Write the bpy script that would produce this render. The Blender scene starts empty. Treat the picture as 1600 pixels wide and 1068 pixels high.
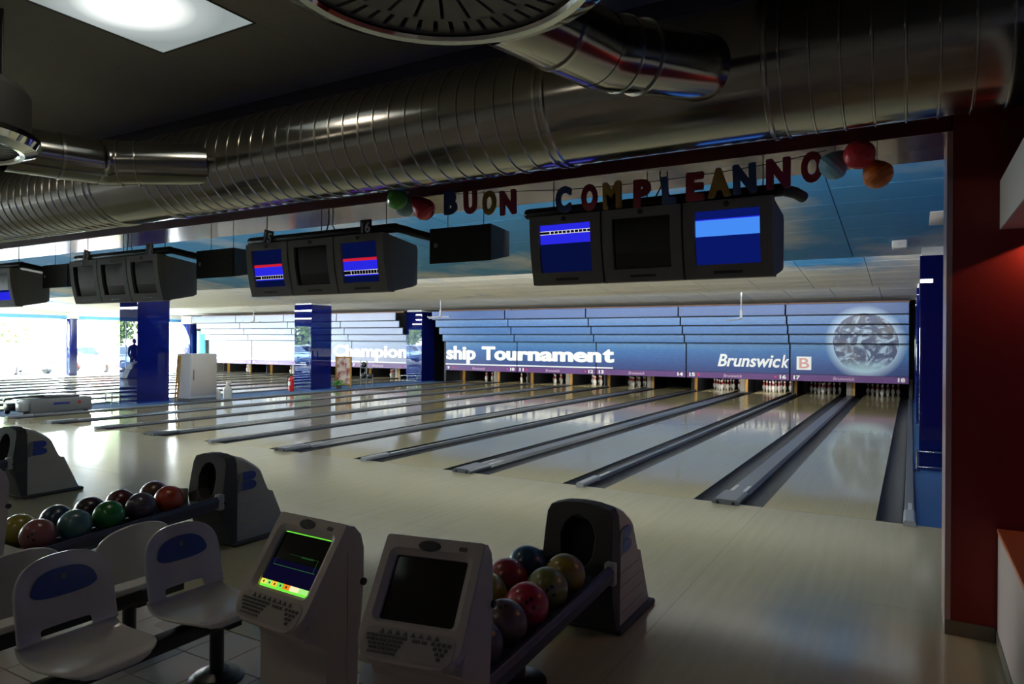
import bpy, bmesh, math, random
from mathutils import Vector, Matrix, noise
random.seed(7)
PI = math.pi
SC = bpy.context.scene
COL = SC.collection
# ------------------------------------------------------------------ camera
cam = bpy.data.cameras.new('camera'); camo = bpy.data.objects.new('camera', cam); COL.objects.link(camo)
cam.sensor_fit = 'HORIZONTAL'; cam.sensor_width = 36.0; cam.lens = 1082.66 / 1600 * 36
yaw, pit, rol = 0.522446, -0.000313, 0.005665
F = Vector((-math.sin(yaw) * math.cos(pit), math.cos(yaw) * math.cos(pit), math.sin(pit)))
R0 = Vector((math.cos(yaw), math.sin(yaw), 0)); U0 = R0.cross(F)
Rv = math.cos(rol) * R0 + math.sin(rol) * U0; Uv = -math.sin(rol) * R0 + math.cos(rol) * U0
M = Matrix((Rv, Uv, -F)).transposed().to_4x4(); M.translation = Vector((1.71742, -7.68838, 1.73353))
camo.matrix_world = M; cam.clip_start = 0.05; cam.clip_end = 400
SC.camera = camo
# ------------------------------------------------------------------ light and exposure
vs = SC.view_settings; vs.view_transform = 'Standard'; vs.look = 'None'; vs.exposure = 0.0; vs.gamma = 1.0; vs.use_curve_mapping = False
SC.cycles.use_denoising = True
SC.cycles.max_bounces = 10; SC.cycles.diffuse_bounces = 4; SC.cycles.glossy_bounces = 5; SC.cycles.transparent_max_bounces = 10
SC.cycles.sample_clamp_indirect = 6.0; SC.cycles.caustics_reflective = False; SC.cycles.caustics_refractive = False
SKY = 75.0
w = bpy.data.worlds.new('daylight'); SC.world = w; w.use_nodes = True
nt = w.node_tree; bg = nt.nodes['Background']; bg.inputs[1].default_value = SKY
tc = nt.nodes.new('ShaderNodeTexCoord'); sx = nt.nodes.new('ShaderNodeSeparateXYZ'); cr = nt.nodes.new('ShaderNodeValToRGB')
cr.color_ramp.elements[0].position = 0.0; cr.color_ramp.elements[0].color = (0.92, 0.96, 1, 1)
cr.color_ramp.elements[1].position = 0.7; cr.color_ramp.elements[1].color = (0.45, 0.66, 1, 1)
nt.links.new(tc.outputs['Generated'], sx.inputs[0]); nt.links.new(sx.outputs[2], cr.inputs[0]); nt.links.new(cr.outputs[0], bg.inputs[0])


def lamp(name, kind, loc, energy, color=(1, 1, 1), rot=None, size=None, size_y=None, aim=None):
    l = bpy.data.lights.new(name, kind); l.energy = energy; l.color = color
    o = bpy.data.objects.new(name, l); COL.objects.link(o); o.location = loc
    if aim is not None: o.rotation_euler = Vector(aim).to_track_quat('-Z', 'Y').to_euler()
    if rot is not None: o.rotation_euler = rot
    if kind == 'AREA':
        l.shape = 'RECTANGLE' if size_y else 'SQUARE'; l.size = size or 1
        if size_y: l.size_y = size_y
    return o


sun = lamp('sun', 'SUN', (0, 0, 30), 170.0, (1, 0.95, 0.86), aim=(-0.45, 0.35, -0.85)); sun.data.angle = 0.009
# daylight portals, one in each bay of the glazed left wall
for y0, y1 in ((-11.5, -8.6), (-8.2, -2.3), (-1.9, 4.0), (4.4, 10.3), (10.8, 16.2)):
    p = lamp('window_portal', 'AREA', (-33.05, (y0 + y1) / 2, 1.36), 1, aim=(1, 0, 0), size=y1 - y0, size_y=2.7)
    p.data.cycles.is_portal = True
# fluorescent strips hidden in the ceiling coves, facing the pins
COVE = ((-1.98, 3.03, 265.0, -0.42), (4.15, 3.13, 1200.0, 1.0), (10.35, 3.14, 800.0, 1.0))
for cy, cz, en, dz in COVE:
    for cx, cl, k in ((-6.6, 17.4, 1.0), (-25.0, 15.0, 0.8)):
        lamp('cove_strip_light', 'AREA', (cx, cy, cz), en * k, (0.93, 0.97, 1.0), aim=(0, 1, dz), size=cl, size_y=0.08)


# ------------------------------------------------------------------ helpers
def lin(v):
    v /= 255.0
    return v / 12.92 if v <= 0.04045 else ((v + 0.055) / 1.055) ** 2.4


def S(r, g, b): return (lin(r), lin(g), lin(b), 1.0)


def setp(b, k, v):
    if k in b.inputs: b.inputs[k].default_value = v


def mat(name, col, rough=0.5, metal=0.0, spec=0.5, var=0.0, vscale=8.0, bump=0.0, emit=None, estr=0.0, coat=0.0, col2=None, thr=None, objc=True):
    m = bpy.data.materials.new(name); m.use_nodes = True
    n = m.node_tree; b = n.nodes['Principled BSDF']
    if len(col) == 3: col = (*col, 1)
    setp(b, 'Base Color', col); setp(b, 'Roughness', rough); setp(b, 'Metallic', metal); setp(b, 'Specular IOR Level', spec)
    if coat: setp(b, 'Coat Weight', coat); setp(b, 'Coat Roughness', 0.04)
    if emit: setp(b, 'Emission Color', emit if len(emit) == 4 else (*emit, 1)); setp(b, 'Emission Strength', estr)
    if var or bump or col2:
        t = n.nodes.new('ShaderNodeTexCoord'); nz = n.nodes.new('ShaderNodeTexNoise')
        nz.inputs['Scale'].default_value = vscale; nz.inputs['Detail'].default_value = 4
        n.links.new(t.outputs['Object'], nz.inputs['Vector'])
        if var or col2:
            mx = n.nodes.new('ShaderNodeMix'); mx.data_type = 'RGBA'
            mx.inputs[6].default_value = tuple(c * (1 - var) for c in col[:3]) + (1,)
            mx.inputs[7].default_value = col2 if col2 else tuple(min(1, c * (1 + var)) for c in col[:3]) + (1,)
            if thr:
                mr = n.nodes.new('ShaderNodeMapRange'); mr.inputs[1].default_value = thr[0]; mr.inputs[2].default_value = thr[1]
                n.links.new(nz.outputs[0], mr.inputs[0]); n.links.new(mr.outputs[0], mx.inputs[0])
            else:
                n.links.new(nz.outputs[0], mx.inputs[0])
            n.links.new(mx.outputs[2], b.inputs['Base Color'])
        if bump:
            bp = n.nodes.new('ShaderNodeBump'); bp.inputs['Strength'].default_value = bump; bp.inputs['Distance'].default_value = 0.01
            n.links.new(nz.outputs[0], bp.inputs['Height']); n.links.new(bp.outputs[0], b.inputs['Normal'])
    return m


def emat(name, col, s):
    m = bpy.data.materials.new(name); m.use_nodes = True; n = m.node_tree; n.nodes.clear()
    e = n.nodes.new('ShaderNodeEmission'); o = n.nodes.new('ShaderNodeOutputMaterial')
    e.inputs[0].default_value = col; e.inputs[1].default_value = s; n.links.new(e.outputs[0], o.inputs[0])
    return m


class MB:
    def __init__(s): s.v = []; s.f = []; s.m = []; s.sm = []

    def add(s, vs, fs, mi=0, smooth=False):
        o = len(s.v); s.v += [tuple(v) for v in vs]
        for f in fs: s.f.append([i + o for i in f]); s.m.append(mi); s.sm.append(smooth)
        return s

    def box(s, x0, x1, y0, y1, z0, z1, mi=0, mtx=None):
        vs = [(x, y, z) for z in (z0, z1) for y in (y0, y1) for x in (x0, x1)]
        if mtx is not None: vs = [mtx @ Vector(v) for v in vs]
        return s.add(vs, [(0, 2, 3, 1), (4, 5, 7, 6), (0, 1, 5, 4), (2, 6, 7, 3), (0, 4, 6, 2), (1, 3, 7, 5)], mi)

    def cyl(s, p0, p1, r0, r1=None, n=16, mi=0, caps=True, smooth=True):
        r1 = r0 if r1 is None else r1
        p0 = Vector(p0); p1 = Vector(p1); d = (p1 - p0).normalized()
        a = d.orthogonal().normalized(); b = d.cross(a)
        vs = []
        for p, r in ((p0, r0), (p1, r1)):
            for i in range(n):
                t = 2 * PI * i / n; vs.append(p + (a * math.cos(t) + b * math.sin(t)) * r)
        s.add(vs, [(i, (i + 1) % n, n + (i + 1) % n, n + i) for i in range(n)], mi, smooth)
        if caps: s.add(vs, [tuple(reversed(range(n))), tuple(range(n, 2 * n))], mi)
        return s

    def tube(s, pts, r, n=8, mi=0, caps=True):
        pts = [Vector(p) for p in pts]; rr = r if isinstance(r, (list, tuple)) else [r] * len(pts)
        vs = []; prev = None
        for k, p in enumerate(pts):
            d = (pts[min(k + 1, len(pts) - 1)] - pts[max(k - 1, 0)]).normalized()
            if prev is None: a = d.orthogonal().normalized()
            else: a = (prev - d * prev.dot(d)).normalized()
            prev = a; b = d.cross(a)
            for i in range(n):
                t = 2 * PI * i / n; vs.append(p + (a * math.cos(t) + b * math.sin(t)) * rr[k])
        fs = []
        for k in range(len(pts) - 1):
            for i in range(n): fs.append((k * n + i, k * n + (i + 1) % n, (k + 1) * n + (i + 1) % n, (k + 1) * n + i))
        s.add(vs, fs, mi, True)
        if caps: s.add(vs, [tuple(reversed(range(n))), tuple(range(len(vs) - n, len(vs)))], mi)
        return s

    def lathe(s, prof, c=(0, 0, 0), n=24, mi=0, smooth=True, mis=None, caps=True):
        vs = []; c = Vector(c)
        for r, z in prof:
            for i in range(n):
                t = 2 * PI * i / n; vs.append((c.x + r * math.cos(t), c.y + r * math.sin(t), c.z + z))
        for k in range(len(prof) - 1):
            s.add(vs[k * n:(k + 2) * n], [(i, (i + 1) % n, n + (i + 1) % n, n + i) for i in range(n)], mis[k] if mis else mi, smooth)
        if caps and prof[0][0] > 1e-4: s.add(vs[:n], [tuple(reversed(range(n)))], mis[0] if mis else mi)
        if caps and prof[-1][0] > 1e-4: s.add(vs[-n:], [tuple(range(n))], mis[-1] if mis else mi)
        return s

    def prism(s, pts, axis, a0, a1, mi=0, smooth=False):
        """polygon pts (2D) swept along axis 0:x(yz) 1:y(xz) 2:z(xy)"""
        def P(p, a):
            return (a, p[0], p[1]) if axis == 0 else ((p[0], a, p[1]) if axis == 1 else (p[0], p[1], a))
        n = len(pts); vs = [P(p, a0) for p in pts] + [P(p, a1) for p in pts]
        s.add(vs, [(i, (i + 1) % n, n + (i + 1) % n, n + i) for i in range(n)], mi, smooth)
        s.add(vs, [tuple(range(n))[::-1], tuple(range(n, 2 * n))], mi)
        return s

    def sphere(s, c, r, n=24, k=14, mi=0, sq=(1, 1, 1)):
        vs = [(c[0], c[1], c[2] - r * sq[2])]
        for j in range(1, k):
            ph = -PI / 2 + PI * j / k
            for i in range(n):
                t = 2 * PI * i / n
                vs.append((c[0] + r * sq[0] * math.cos(ph) * math.cos(t), c[1] + r * sq[1] * math.cos(ph) * math.sin(t), c[2] + r * sq[2] * math.sin(ph)))
        vs.append((c[0], c[1], c[2] + r * sq[2])); L = len(vs) - 1
        fs = [(0, 1 + (i + 1) % n, 1 + i) for i in range(n)]
        for j in range(k - 2):
            for i in range(n): fs.append((1 + j * n + i, 1 + j * n + (i + 1) % n, 1 + (j + 1) * n + (i + 1) % n, 1 + (j + 1) * n + i))
        fs += [(L, 1 + (k - 2) * n + i, 1 + (k - 2) * n + (i + 1) % n) for i in range(n)]
        return s.add(vs, fs, mi, True)

    def rbox(s, x0, x1, y0, y1, z0, z1, r=0.01, seg=2, mi=0, mtx=None, smooth=True):
        bm = bmesh.new(); bmesh.ops.create_cube(bm, size=1)
        for v in bm.verts: v.co = Vector(((x0 + x1) / 2 + v.co.x * (x1 - x0), (y0 + y1) / 2 + v.co.y * (y1 - y0), (z0 + z1) / 2 + v.co.z * (z1 - z0)))
        bmesh.ops.bevel(bm, geom=bm.edges[:], offset=r, segments=seg, profile=0.5, affect='EDGES')
        bm.verts.index_update()
        vs = [(mtx @ v.co if mtx is not None else v.co.copy()) for v in bm.verts]; fs = [[v.index for v in f.verts] for f in bm.faces]; bm.free()
        return s.add(vs, fs, mi, smooth)

    def mesh(s, name, mats, recalc=True):
        me = bpy.data.meshes.new(name); me.from_pydata(s.v, [], s.f)
        for m in (mats if isinstance(mats, (list, tuple)) else [mats]): me.materials.append(m)
        me.polygons.foreach_set('material_index', s.m); me.polygons.foreach_set('use_smooth', s.sm)
        if recalc:
            bm = bmesh.new(); bm.from_mesh(me); bmesh.ops.recalc_face_normals(bm, faces=bm.faces[:]); bm.to_mesh(me); bm.free()
        me.update(); return me

    def build(s, name, mats, parent=None, loc=None, rot=None, bevel=0.0, seg=2, recalc=True):
        o = bpy.data.objects.new(name, s.mesh(name, mats, recalc)); COL.objects.link(o)
        if parent is not None: o.parent = parent
        if loc is not None: o.location = loc
        if rot is not None: o.rotation_euler = rot
        if bevel:
            b = o.modifiers.new('bevel', 'BEVEL'); b.width = bevel; b.segments = seg; b.limit_method = 'ANGLE'; b.angle_limit = 0.6
        return o


def tag(o, label=None, cat=None, group=None, kind=None):
    if label: o['label'] = label
    if cat: o['category'] = cat
    if group: o['group'] = group
    if kind: o['kind'] = kind
    return o


def thing(name, label, cat, loc=(0, 0, 0), rz=0.0, group=None):
    o = bpy.data.objects.new(name, None); COL.objects.link(o); o.empty_display_size = 0.1
    o.location = loc; o.rotation_euler = (0, 0, rz)
    return tag(o, label, cat, group)


def inst(me, name, parent=None, loc=None, rot=None):
    o = bpy.data.objects.new(name, me); COL.objects.link(o)
    if parent is not None: o.parent = parent
    if loc is not None: o.location = loc
    if rot is not None: o.rotation_euler = rot
    return o


def kids(o): return [c for c in bpy.data.objects if c.parent == o]


def copy_tree(o, parent=None):
    c = o.copy(); COL.objects.link(c); c.parent = parent
    for ch in list(o.children): copy_tree(ch, c)
    return c


def text_mesh(body, size, mats, ext=0.004, off=0.0, shear=0.0, spacing=1.0, align='LEFT'):
    cu = bpy.data.curves.new('text', 'FONT'); cu.body = body; cu.size = size; cu.extrude = ext; cu.offset = off; cu.shear = shear
    cu.space_character = spacing; cu.align_x = align; cu.resolution_u = 4
    o = bpy.data.objects.new('text', cu); COL.objects.link(o)
    bpy.context.view_layer.update()
    dg = bpy.context.evaluated_depsgraph_get()
    me = bpy.data.meshes.new_from_object(o.evaluated_get(dg)); bpy.data.objects.remove(o)
    me.materials.clear()
    for m in (mats if isinstance(mats, (list, tuple)) else [mats]): me.materials.append(m)
    return me


def fit_text(body, w, h, m, name, parent, loc, ext=0.004, off=0.0, shear=0.0, rot=(PI / 2, 0, 0), bold=0.0):
    """text scaled to the width w and height h, lower left corner at loc, in the xz plane facing -y"""
    me = text_mesh(body, 1.0, m, ext, off, shear)
    if bold:
        v0 = [v.co.copy() for v in me.vertices]; f0 = [list(p.vertices) for p in me.polygons]; vv = []; ff = []
        for k, (bx, by) in enumerate(((0, 0), (bold, 0), (-bold, 0), (0, bold * .6), (0, -bold * .6), (bold * .7, bold * .4), (-bold * .7, -bold * .4), (bold * .7, -bold * .4), (-bold * .7, bold * .4))):
            ff += [[i + len(vv) for i in f] for f in f0]; vv += [(v.x + bx, v.y + by, v.z + k * .0007) for v in v0]
        me = bpy.data.meshes.new('text'); me.from_pydata(vv, [], ff); me.materials.append(m)
    xs = [v.co.x for v in me.vertices]; ys = [v.co.y for v in me.vertices]
    sx_, sy_ = w / (max(xs) - min(xs)), h / (max(ys) - min(ys)); x0, y0 = min(xs), min(ys)
    for v in me.vertices: v.co = Vector(((v.co.x - x0) * sx_, (v.co.y - y0) * sy_, v.co.z))
    return inst(me, name, parent, loc, rot)


# ------------------------------------------------------------------ materials
def floor_mat(name, col, col2, rough, spec=0.5, scale=(6, 0.35, 1), bumpy=0.0):
    m = mat(name, col, rough, 0, spec); n = m.node_tree; b = n.nodes['Principled BSDF']
    g = n.nodes.new('ShaderNodeNewGeometry'); mp = n.nodes.new('ShaderNodeMapping'); mp.inputs['Scale'].default_value = scale
    nz = n.nodes.new('ShaderNodeTexNoise'); nz.inputs['Scale'].default_value = 3; nz.inputs['Detail'].default_value = 5
    mx = n.nodes.new('ShaderNodeMix'); mx.data_type = 'RGBA'; mx.inputs[6].default_value = col; mx.inputs[7].default_value = col2
    n.links.new(g.outputs['Position'], mp.inputs[0]); n.links.new(mp.outputs[0], nz.inputs['Vector']); n.links.new(nz.outputs[0], mx.inputs[0])
    n.links.new(mx.outputs[2], b.inputs['Base Color'])
    n2 = n.nodes.new('ShaderNodeTexNoise'); n2.inputs['Scale'].default_value = 1.3; n2.inputs['Detail'].default_value = 3
    n.links.new(g.outputs['Position'], n2.inputs['Vector'])
    mr = n.nodes.new('ShaderNodeMapRange'); mr.inputs[3].default_value = rough * 0.7; mr.inputs[4].default_value = rough * 1.3
    n.links.new(n2.outputs[0], mr.inputs[0]); n.links.new(mr.outputs[0], b.inputs['Roughness'])
    return m


M_APPR = floor_mat('approach_maple', S(168, 158, 124), S(186, 176, 142), 0.13, 0.28)
M_LANE = floor_mat('lane_maple', S(172, 158, 116), S(192, 178, 134), 0.08, 0.36, (14, 0.25, 1))
M_TILE = floor_mat('concourse_tile', S(186, 178, 168), S(200, 192, 180), 0.3, 0.5, (3, 3, 1))
M_GROUT = mat('grout', S(104, 98, 92), 0.8)
M_CARP = mat('blue_carpet', S(26, 76, 126), 0.9, var=0.2, vscale=60, bump=0.3)
M_GUT = mat('gutter_plastic', S(34, 34, 36), 0.6, var=0.2, vscale=5)
M_CAP = mat('division_cap_grey', S(90, 93, 97), 0.3, var=0.08)
M_CAPEND = mat('cap_end_grey', S(150, 152, 156), 0.35)
M_BLACK = mat('black', S(10, 10, 11), 0.5)
M_DARK = mat('pit_dark', S(14, 13, 13), 0.9)
M_STICK = mat('sticker_white', S(205, 205, 200), 0.5)
M_STICKR = mat('sticker_red', S(170, 50, 40), 0.5)
M_YWOOD = mat('kickback_wood', S(176, 132, 62), 0.5, var=0.15, vscale=10)
M_GPOST = mat('kickback_grey', S(128, 122, 110), 0.5, var=0.1)
M_PIN = mat('pin_white', S(232, 230, 222), 0.25)
M_PINR = mat('pin_red', S(190, 30, 30), 0.3)
M_BLUEG = mat('pillar_blue_glass', (0.003, 0.006, 0.085, 1), 0.01, 0, 0.55)
M_WHITE = mat('white_paint', S(225, 225, 220), 0.5)
M_BAND = mat('pale_blue_metal', S(110, 180, 225), 0.4)
M_BLUEW = mat('blue_wall', S(20, 40, 120), 0.4)
M_LBLUE = mat('light_blue_panel', S(86, 176, 214), 0.45)
M_RED = mat('red_paint', S(120, 14, 12), 0.55, var=0.06, vscale=3)
M_DRED = mat('beam_red', S(96, 20, 18), 0.5)
M_BEAMU = mat('beam_underside', S(150, 118, 100), 0.12, 0.25, 0.6, var=0.06, vscale=1.5)
M_CONC = mat('concourse_ceiling', S(168, 162, 146), 0.8, var=0.08, vscale=2)
M_CONCJ = mat('ceiling_grid', S(84, 80, 72), 0.8)
M_STEEL = mat('duct_steel', S(176, 172, 164), 0.16, 1.0, var=0.1, vscale=2.5, bump=0.02)
M_RIB = mat('duct_rib', S(200, 198, 190), 0.22, 1.0)
M_CHROME = mat('chrome', S(215, 215, 212), 0.06, 1.0)
M_GRILL = mat('grille_grey', S(120, 118, 110), 0.5)
M_DRUM = mat('drum_dark', S(40, 40, 38), 0.55)
M_BEZ = mat('monitor_grey', S(116, 112, 106), 0.6, 0, 0.3, var=0.05)
M_SHELL = mat('monitor_shell', S(124, 122, 118), 0.75, 0, 0.15)
M_GLASS = mat('dark_screen', S(9, 9, 10), 0.07, 0, 0.7)
M_PIPE = mat('pipe_black', S(22, 22, 23), 0.4)
M_SPK = mat('speaker_black', S(13, 13, 14), 0.6, bump=0.2, vscale=120)
M_WIRE = mat('wire', S(40, 40, 42), 0.5)
M_HOOD = mat('hood_beige', S(176, 170, 158), 0.42, var=0.06, vscale=4)
M_HOODD = mat('hood_charcoal', S(58, 56, 54), 0.7, var=0.08)
M_HOODB = mat('hood_blue', S(24, 58, 150), 0.3)
M_HOODG = mat('hood_mark_grey', S(112, 112, 112), 0.4)
M_RAIL = mat('rack_slate', S(58, 60, 80), 0.4, var=0.1)
M_CLIP = mat('rack_clip', S(160, 160, 158), 0.4)
M_SEAT = mat('seat_shell', S(196, 192, 184), 0.24, coat=0.3, var=0.03)
M_SEATB = mat('seat_inlay', S(20, 62, 140), 0.28)
M_FRAME = mat('frame_black', S(24, 24, 25), 0.35)
M_CONS = mat('console_beige', S(186, 176, 164), 0.42, var=0.04, vscale=5)
M_KEYP = mat('keypad_beige', S(168, 160, 148), 0.5)
M_KEY = mat('key_grey', S(84, 82, 78), 0.5)
M_WALLN = mat('wall_plain', S(120, 112, 104), 0.7)
M_CAB = mat('cabinet_white', S(214, 206, 200), 0.5)
M_CNT = mat('counter_side', S(178, 160, 152), 0.5)
M_CTOP = mat('counter_top', S(176, 104, 70), 0.4, var=0.1)
M_SKIRT = mat('skirting', S(120, 112, 100), 0.35, 0.4)
M_ALU = mat('corner_alu', S(190, 160, 160), 0.3, 0.7)
M_ASPH = mat('asphalt', S(150, 148, 142), 0.9, var=0.1)


def sky_ceiling_mat():
    m = mat('painted_sky_panel', S(90, 150, 190), 0.6); n = m.node_tree; b = n.nodes['Principled BSDF']
    g = n.nodes.new('ShaderNodeNewGeometry'); mp = n.nodes.new('ShaderNodeMapping'); mp.inputs['Scale'].default_value = (0.34, 0.36, 0.01)
    mp.inputs['Location'].default_value = (2.3, 1.1, 0)
    nz = n.nodes.new('ShaderNodeTexNoise'); nz.inputs['Scale'].default_value = 1.0; nz.inputs['Detail'].default_value = 5; nz.inputs['Roughness'].default_value = 0.52
    n.links.new(g.outputs['Position'], mp.inputs[0]); n.links.new(mp.outputs[0], nz.inputs['Vector'])
    # clouds gather towards the pins
    sp = n.nodes.new('ShaderNodeSeparateXYZ'); n.links.new(g.outputs['Position'], sp.inputs[0])
    mr = n.nodes.new('ShaderNodeMapRange'); mr.inputs[1].default_value = 1.0; mr.inputs[2].default_value = 11.0; mr.inputs[3].default_value = 0.0; mr.inputs[4].default_value = 0.32
    n.links.new(sp.outputs[1], mr.inputs[0])
    ad = n.nodes.new('ShaderNodeMath'); ad.operation = 'ADD'; n.links.new(nz.outputs[0], ad.inputs[0]); n.links.new(mr.outputs[0], ad.inputs[1])
    cr = n.nodes.new('ShaderNodeValToRGB'); e = cr.color_ramp.elements
    e[0].position = 0.50; e[0].color = S(64, 146, 200); e[1].position = 0.64; e[1].color = S(222, 219, 206)
    n.links.new(ad.outputs[0], cr.inputs[0]); n.links.new(cr.outputs[0], b.inputs['Base Color'])
    return m


M_SKY = sky_ceiling_mat()


def mask_mat():
    """printed artwork of the masking panels: a function of the place on the wall"""
    m = mat('mask_print', S(110, 140, 190), 0.4); n = m.node_tree; b = n.nodes['Principled BSDF']; L = n.links.new
    def math_(op, a, c=None, cl=False):
        k = n.nodes.new('ShaderNodeMath'); k.operation = op; k.use_clamp = cl
        for i, q in enumerate((a, c)):
            if q is None: continue
            if isinstance(q, (int, float)): k.inputs[i].default_value = q
            else: L(q, k.inputs[i])
        return k.outputs[0]
    def mix(f, a, c):
        k = n.nodes.new('ShaderNodeMix'); k.data_type = 'RGBA'
        for i, q in ((0, f), (6, a), (7, c)):
            if isinstance(q, (tuple, float, int)): k.inputs[i].default_value = q
            else: L(q, k.inputs[i])
        return k.outputs[2]
    def ramp(f, stops, mode='LINEAR'):
        r = n.nodes.new('ShaderNodeValToRGB'); r.color_ramp.interpolation = mode; e = r.color_ramp.elements
        e[0].position, e[0].color = stops[0]; e[1].position, e[1].color = stops[-1]
        for p, c in stops[1:-1]: k = e.new(p); k.color = c
        L(f, r.inputs[0]); return r.outputs[0]
    g = n.nodes.new('ShaderNodeNewGeometry'); sp = n.nodes.new('ShaderNodeSeparateXYZ'); L(g.outputs['Position'], sp.inputs[0])
    X, Z = sp.outputs[0], sp.outputs[2]
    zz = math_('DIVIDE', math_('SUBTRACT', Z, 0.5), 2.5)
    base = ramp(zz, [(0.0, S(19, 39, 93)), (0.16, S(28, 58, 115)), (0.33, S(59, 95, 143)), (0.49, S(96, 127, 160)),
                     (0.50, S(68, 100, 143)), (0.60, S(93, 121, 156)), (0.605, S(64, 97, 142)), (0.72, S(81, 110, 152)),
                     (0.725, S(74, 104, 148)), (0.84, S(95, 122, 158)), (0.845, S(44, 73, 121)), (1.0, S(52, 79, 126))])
    # pixel weave of the print
    br = n.nodes.new('ShaderNodeTexBrick'); br.inputs['Scale'].default_value = 1.0
    for k, v in (('Brick Width', 0.12), ('Row Height', 0.06), ('Mortar Size', 0.007), ('Bias', 0.0)): br.inputs[k].default_value = v
    br.inputs['Color1'].default_value = (0.42, 0.42, 0.42, 1); br.inputs['Color2'].default_value = (0.6, 0.6, 0.6, 1); br.inputs['Mortar'].default_value = (0.27, 0.27, 0.27, 1)
    cb = n.nodes.new('ShaderNodeCombineXYZ'); L(X, cb.inputs[0]); L(Z, cb.inputs[1]); L(cb.outputs[0], br.inputs['Vector'])
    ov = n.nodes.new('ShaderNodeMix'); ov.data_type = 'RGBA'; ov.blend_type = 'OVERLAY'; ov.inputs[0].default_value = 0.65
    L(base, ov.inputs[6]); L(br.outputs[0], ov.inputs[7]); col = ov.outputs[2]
    # the far left section is printed much paler
    fl = n.nodes.new('ShaderNodeMapRange'); fl.inputs[1].default_value = -15.2; fl.inputs[2].default_value = -17.6; fl.inputs[3].default_value = 0; fl.inputs[4].default_value = 0.38
    hs = n.nodes.new('ShaderNodeHueSaturation'); hs.inputs['Saturation'].default_value = 1.3; L(col, hs.inputs['Color']); col = hs.outputs[0]
    L(X, fl.inputs[0]); col = mix(fl.outputs[0], col, S(206, 206, 216))
    # the planet: disc at x .5 z 1.75 r .9 with a pale halo
    dx = math_('SUBTRACT', X, 0.49); dz = math_('SUBTRACT', Z, 1.74)
    d = math_('SQRT', math_('ADD', math_('MULTIPLY', dx, dx), math_('MULTIPLY', dz, dz)))
    halo = n.nodes.new('ShaderNodeMapRange'); halo.inputs[1].default_value = 1.15; halo.inputs[2].default_value = 0.88; halo.inputs[3].default_value = 0; halo.inputs[4].default_value = 0.6
    L(d, halo.inputs[0]); col = mix(halo.outputs[0], col, S(196, 220, 232))
    nz = n.nodes.new('ShaderNodeTexNoise'); nz.inputs['Scale'].default_value = 2.0; nz.inputs['Detail'].default_value = 10; nz.inputs['Roughness'].default_value = 0.62; nz.inputs['Distortion'].default_value = 2.2
    mp = n.nodes.new('ShaderNodeMapping'); mp.inputs['Scale'].default_value = (1.0, 1.0, 1.5); mp.inputs['Location'].default_value = (3.1, 0, 0.4)
    L(cb.outputs[0], mp.inputs[0]); L(mp.outputs[0], nz.inputs['Vector'])
    n2 = n.nodes.new('ShaderNodeTexNoise'); n2.inputs['Scale'].default_value = 1.1; n2.inputs['Detail'].default_value = 3; L(cb.outputs[0], n2.inputs['Vector'])
    land = ramp(n2.outputs[0], [(0.45, S(30, 50, 88)), (0.62, S(78, 80, 88))])
    cloud = ramp(nz.outputs[0], [(0.49, (0, 0, 0, 1)), (0.62, (0.85, 0.85, 0.85, 1))])
    rgb = n.nodes.new('ShaderNodeRGBToBW'); L(cloud, rgb.inputs[0])
    globe = mix(rgb.outputs[0], land, S(164, 188, 206))
    pole = n.nodes.new('ShaderNodeMapRange'); pole.inputs[1].default_value = -0.5; pole.inputs[2].default_value = -0.85; pole.inputs[3].default_value = 0; pole.inputs[4].default_value = 0.8
    L(dz, pole.inputs[0]); globe = mix(pole.outputs[0], globe, S(170, 206, 214))
    ins = math_('LESS_THAN', d, 0.905)
    col = mix(ins, col, globe)
    L(col, b.inputs['Base Color'])
    return m


M_MASK = mask_mat()
M_PURP = mat('mask_purple', S(82, 42, 104), 0.4, var=0.1, vscale=2)
M_LETW = mat('letter_white', S(232, 232, 226), 0.45)
M_LETS = mat('letter_small', S(190, 160, 180), 0.45)
M_LETP = mat('letter_pink_edge', S(206, 150, 140), 0.45)
M_SLAB = mat('mask_back', S(20, 22, 28), 0.7)
M_TRIMW = mat('trim_wood', S(120, 78, 44), 0.5, var=0.15)
M_LED = emat('led_red', (1, 0.03, 0.04, 1), 1.6)

NUMW = 'zero one two three four five six seven eight nine ten eleven twelve thirteen fourteen fifteen sixteen seventeen eighteen'.split()

# ------------------------------------------------------------------ layout numbers
LW = 1.0541; WW = 0.739; WN = 0.5647; PP = 2 * LW + WW + WN     # lane, wide division, narrow division, pair pitch


def pair_x(k): return -k * PP                                   # centre of the pair k right section (17/18 is 0)


LX0 = -19.05                                                     # centre of the pair 7/8 in the left section
pairs = [(17 - 2 * k, pair_x(k)) for k in range(5)] + [(7 - 2 * k, LX0 - k * PP) for k in range(4)]

# ------------------------------------------------------------------ the setting
XL, XR, YB, YF = -33.2, 3.4, 20.2, -12.0
fl = tag(MB().box(XL, XR, YF, -4.94, -0.14, -0.012).build('floor', [M_GROUT]), kind='structure')
TS = 0.305
tile_me = MB().rbox(-TS / 2 + .003, TS / 2 - .003, -TS / 2 + .003, TS / 2 - .003, -0.012, 0.0, 0.0015, 1, smooth=False).mesh('tile', M_TILE)
mbf = MB()
for i in range(int((XR - XL) / TS)):
    for j in range(23):
        x = XR - TS * (i + .5); y = -4.945 - TS * (j + .5)
        if -4.4 < x < 1.9 and y > -7.7 and (x + 4.4) * 0.6 > -(y + 4.9) * -0.2: inst(tile_me, 'tile', fl, (x, y, 0))
        else: mbf.box(x - TS / 2 + .003, x + TS / 2 - .003, y - TS / 2 + .003, y + TS / 2 - .003, -.012, 0)
tag(mbf.build('distant_tiles', M_TILE, fl), kind='stuff')
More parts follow.
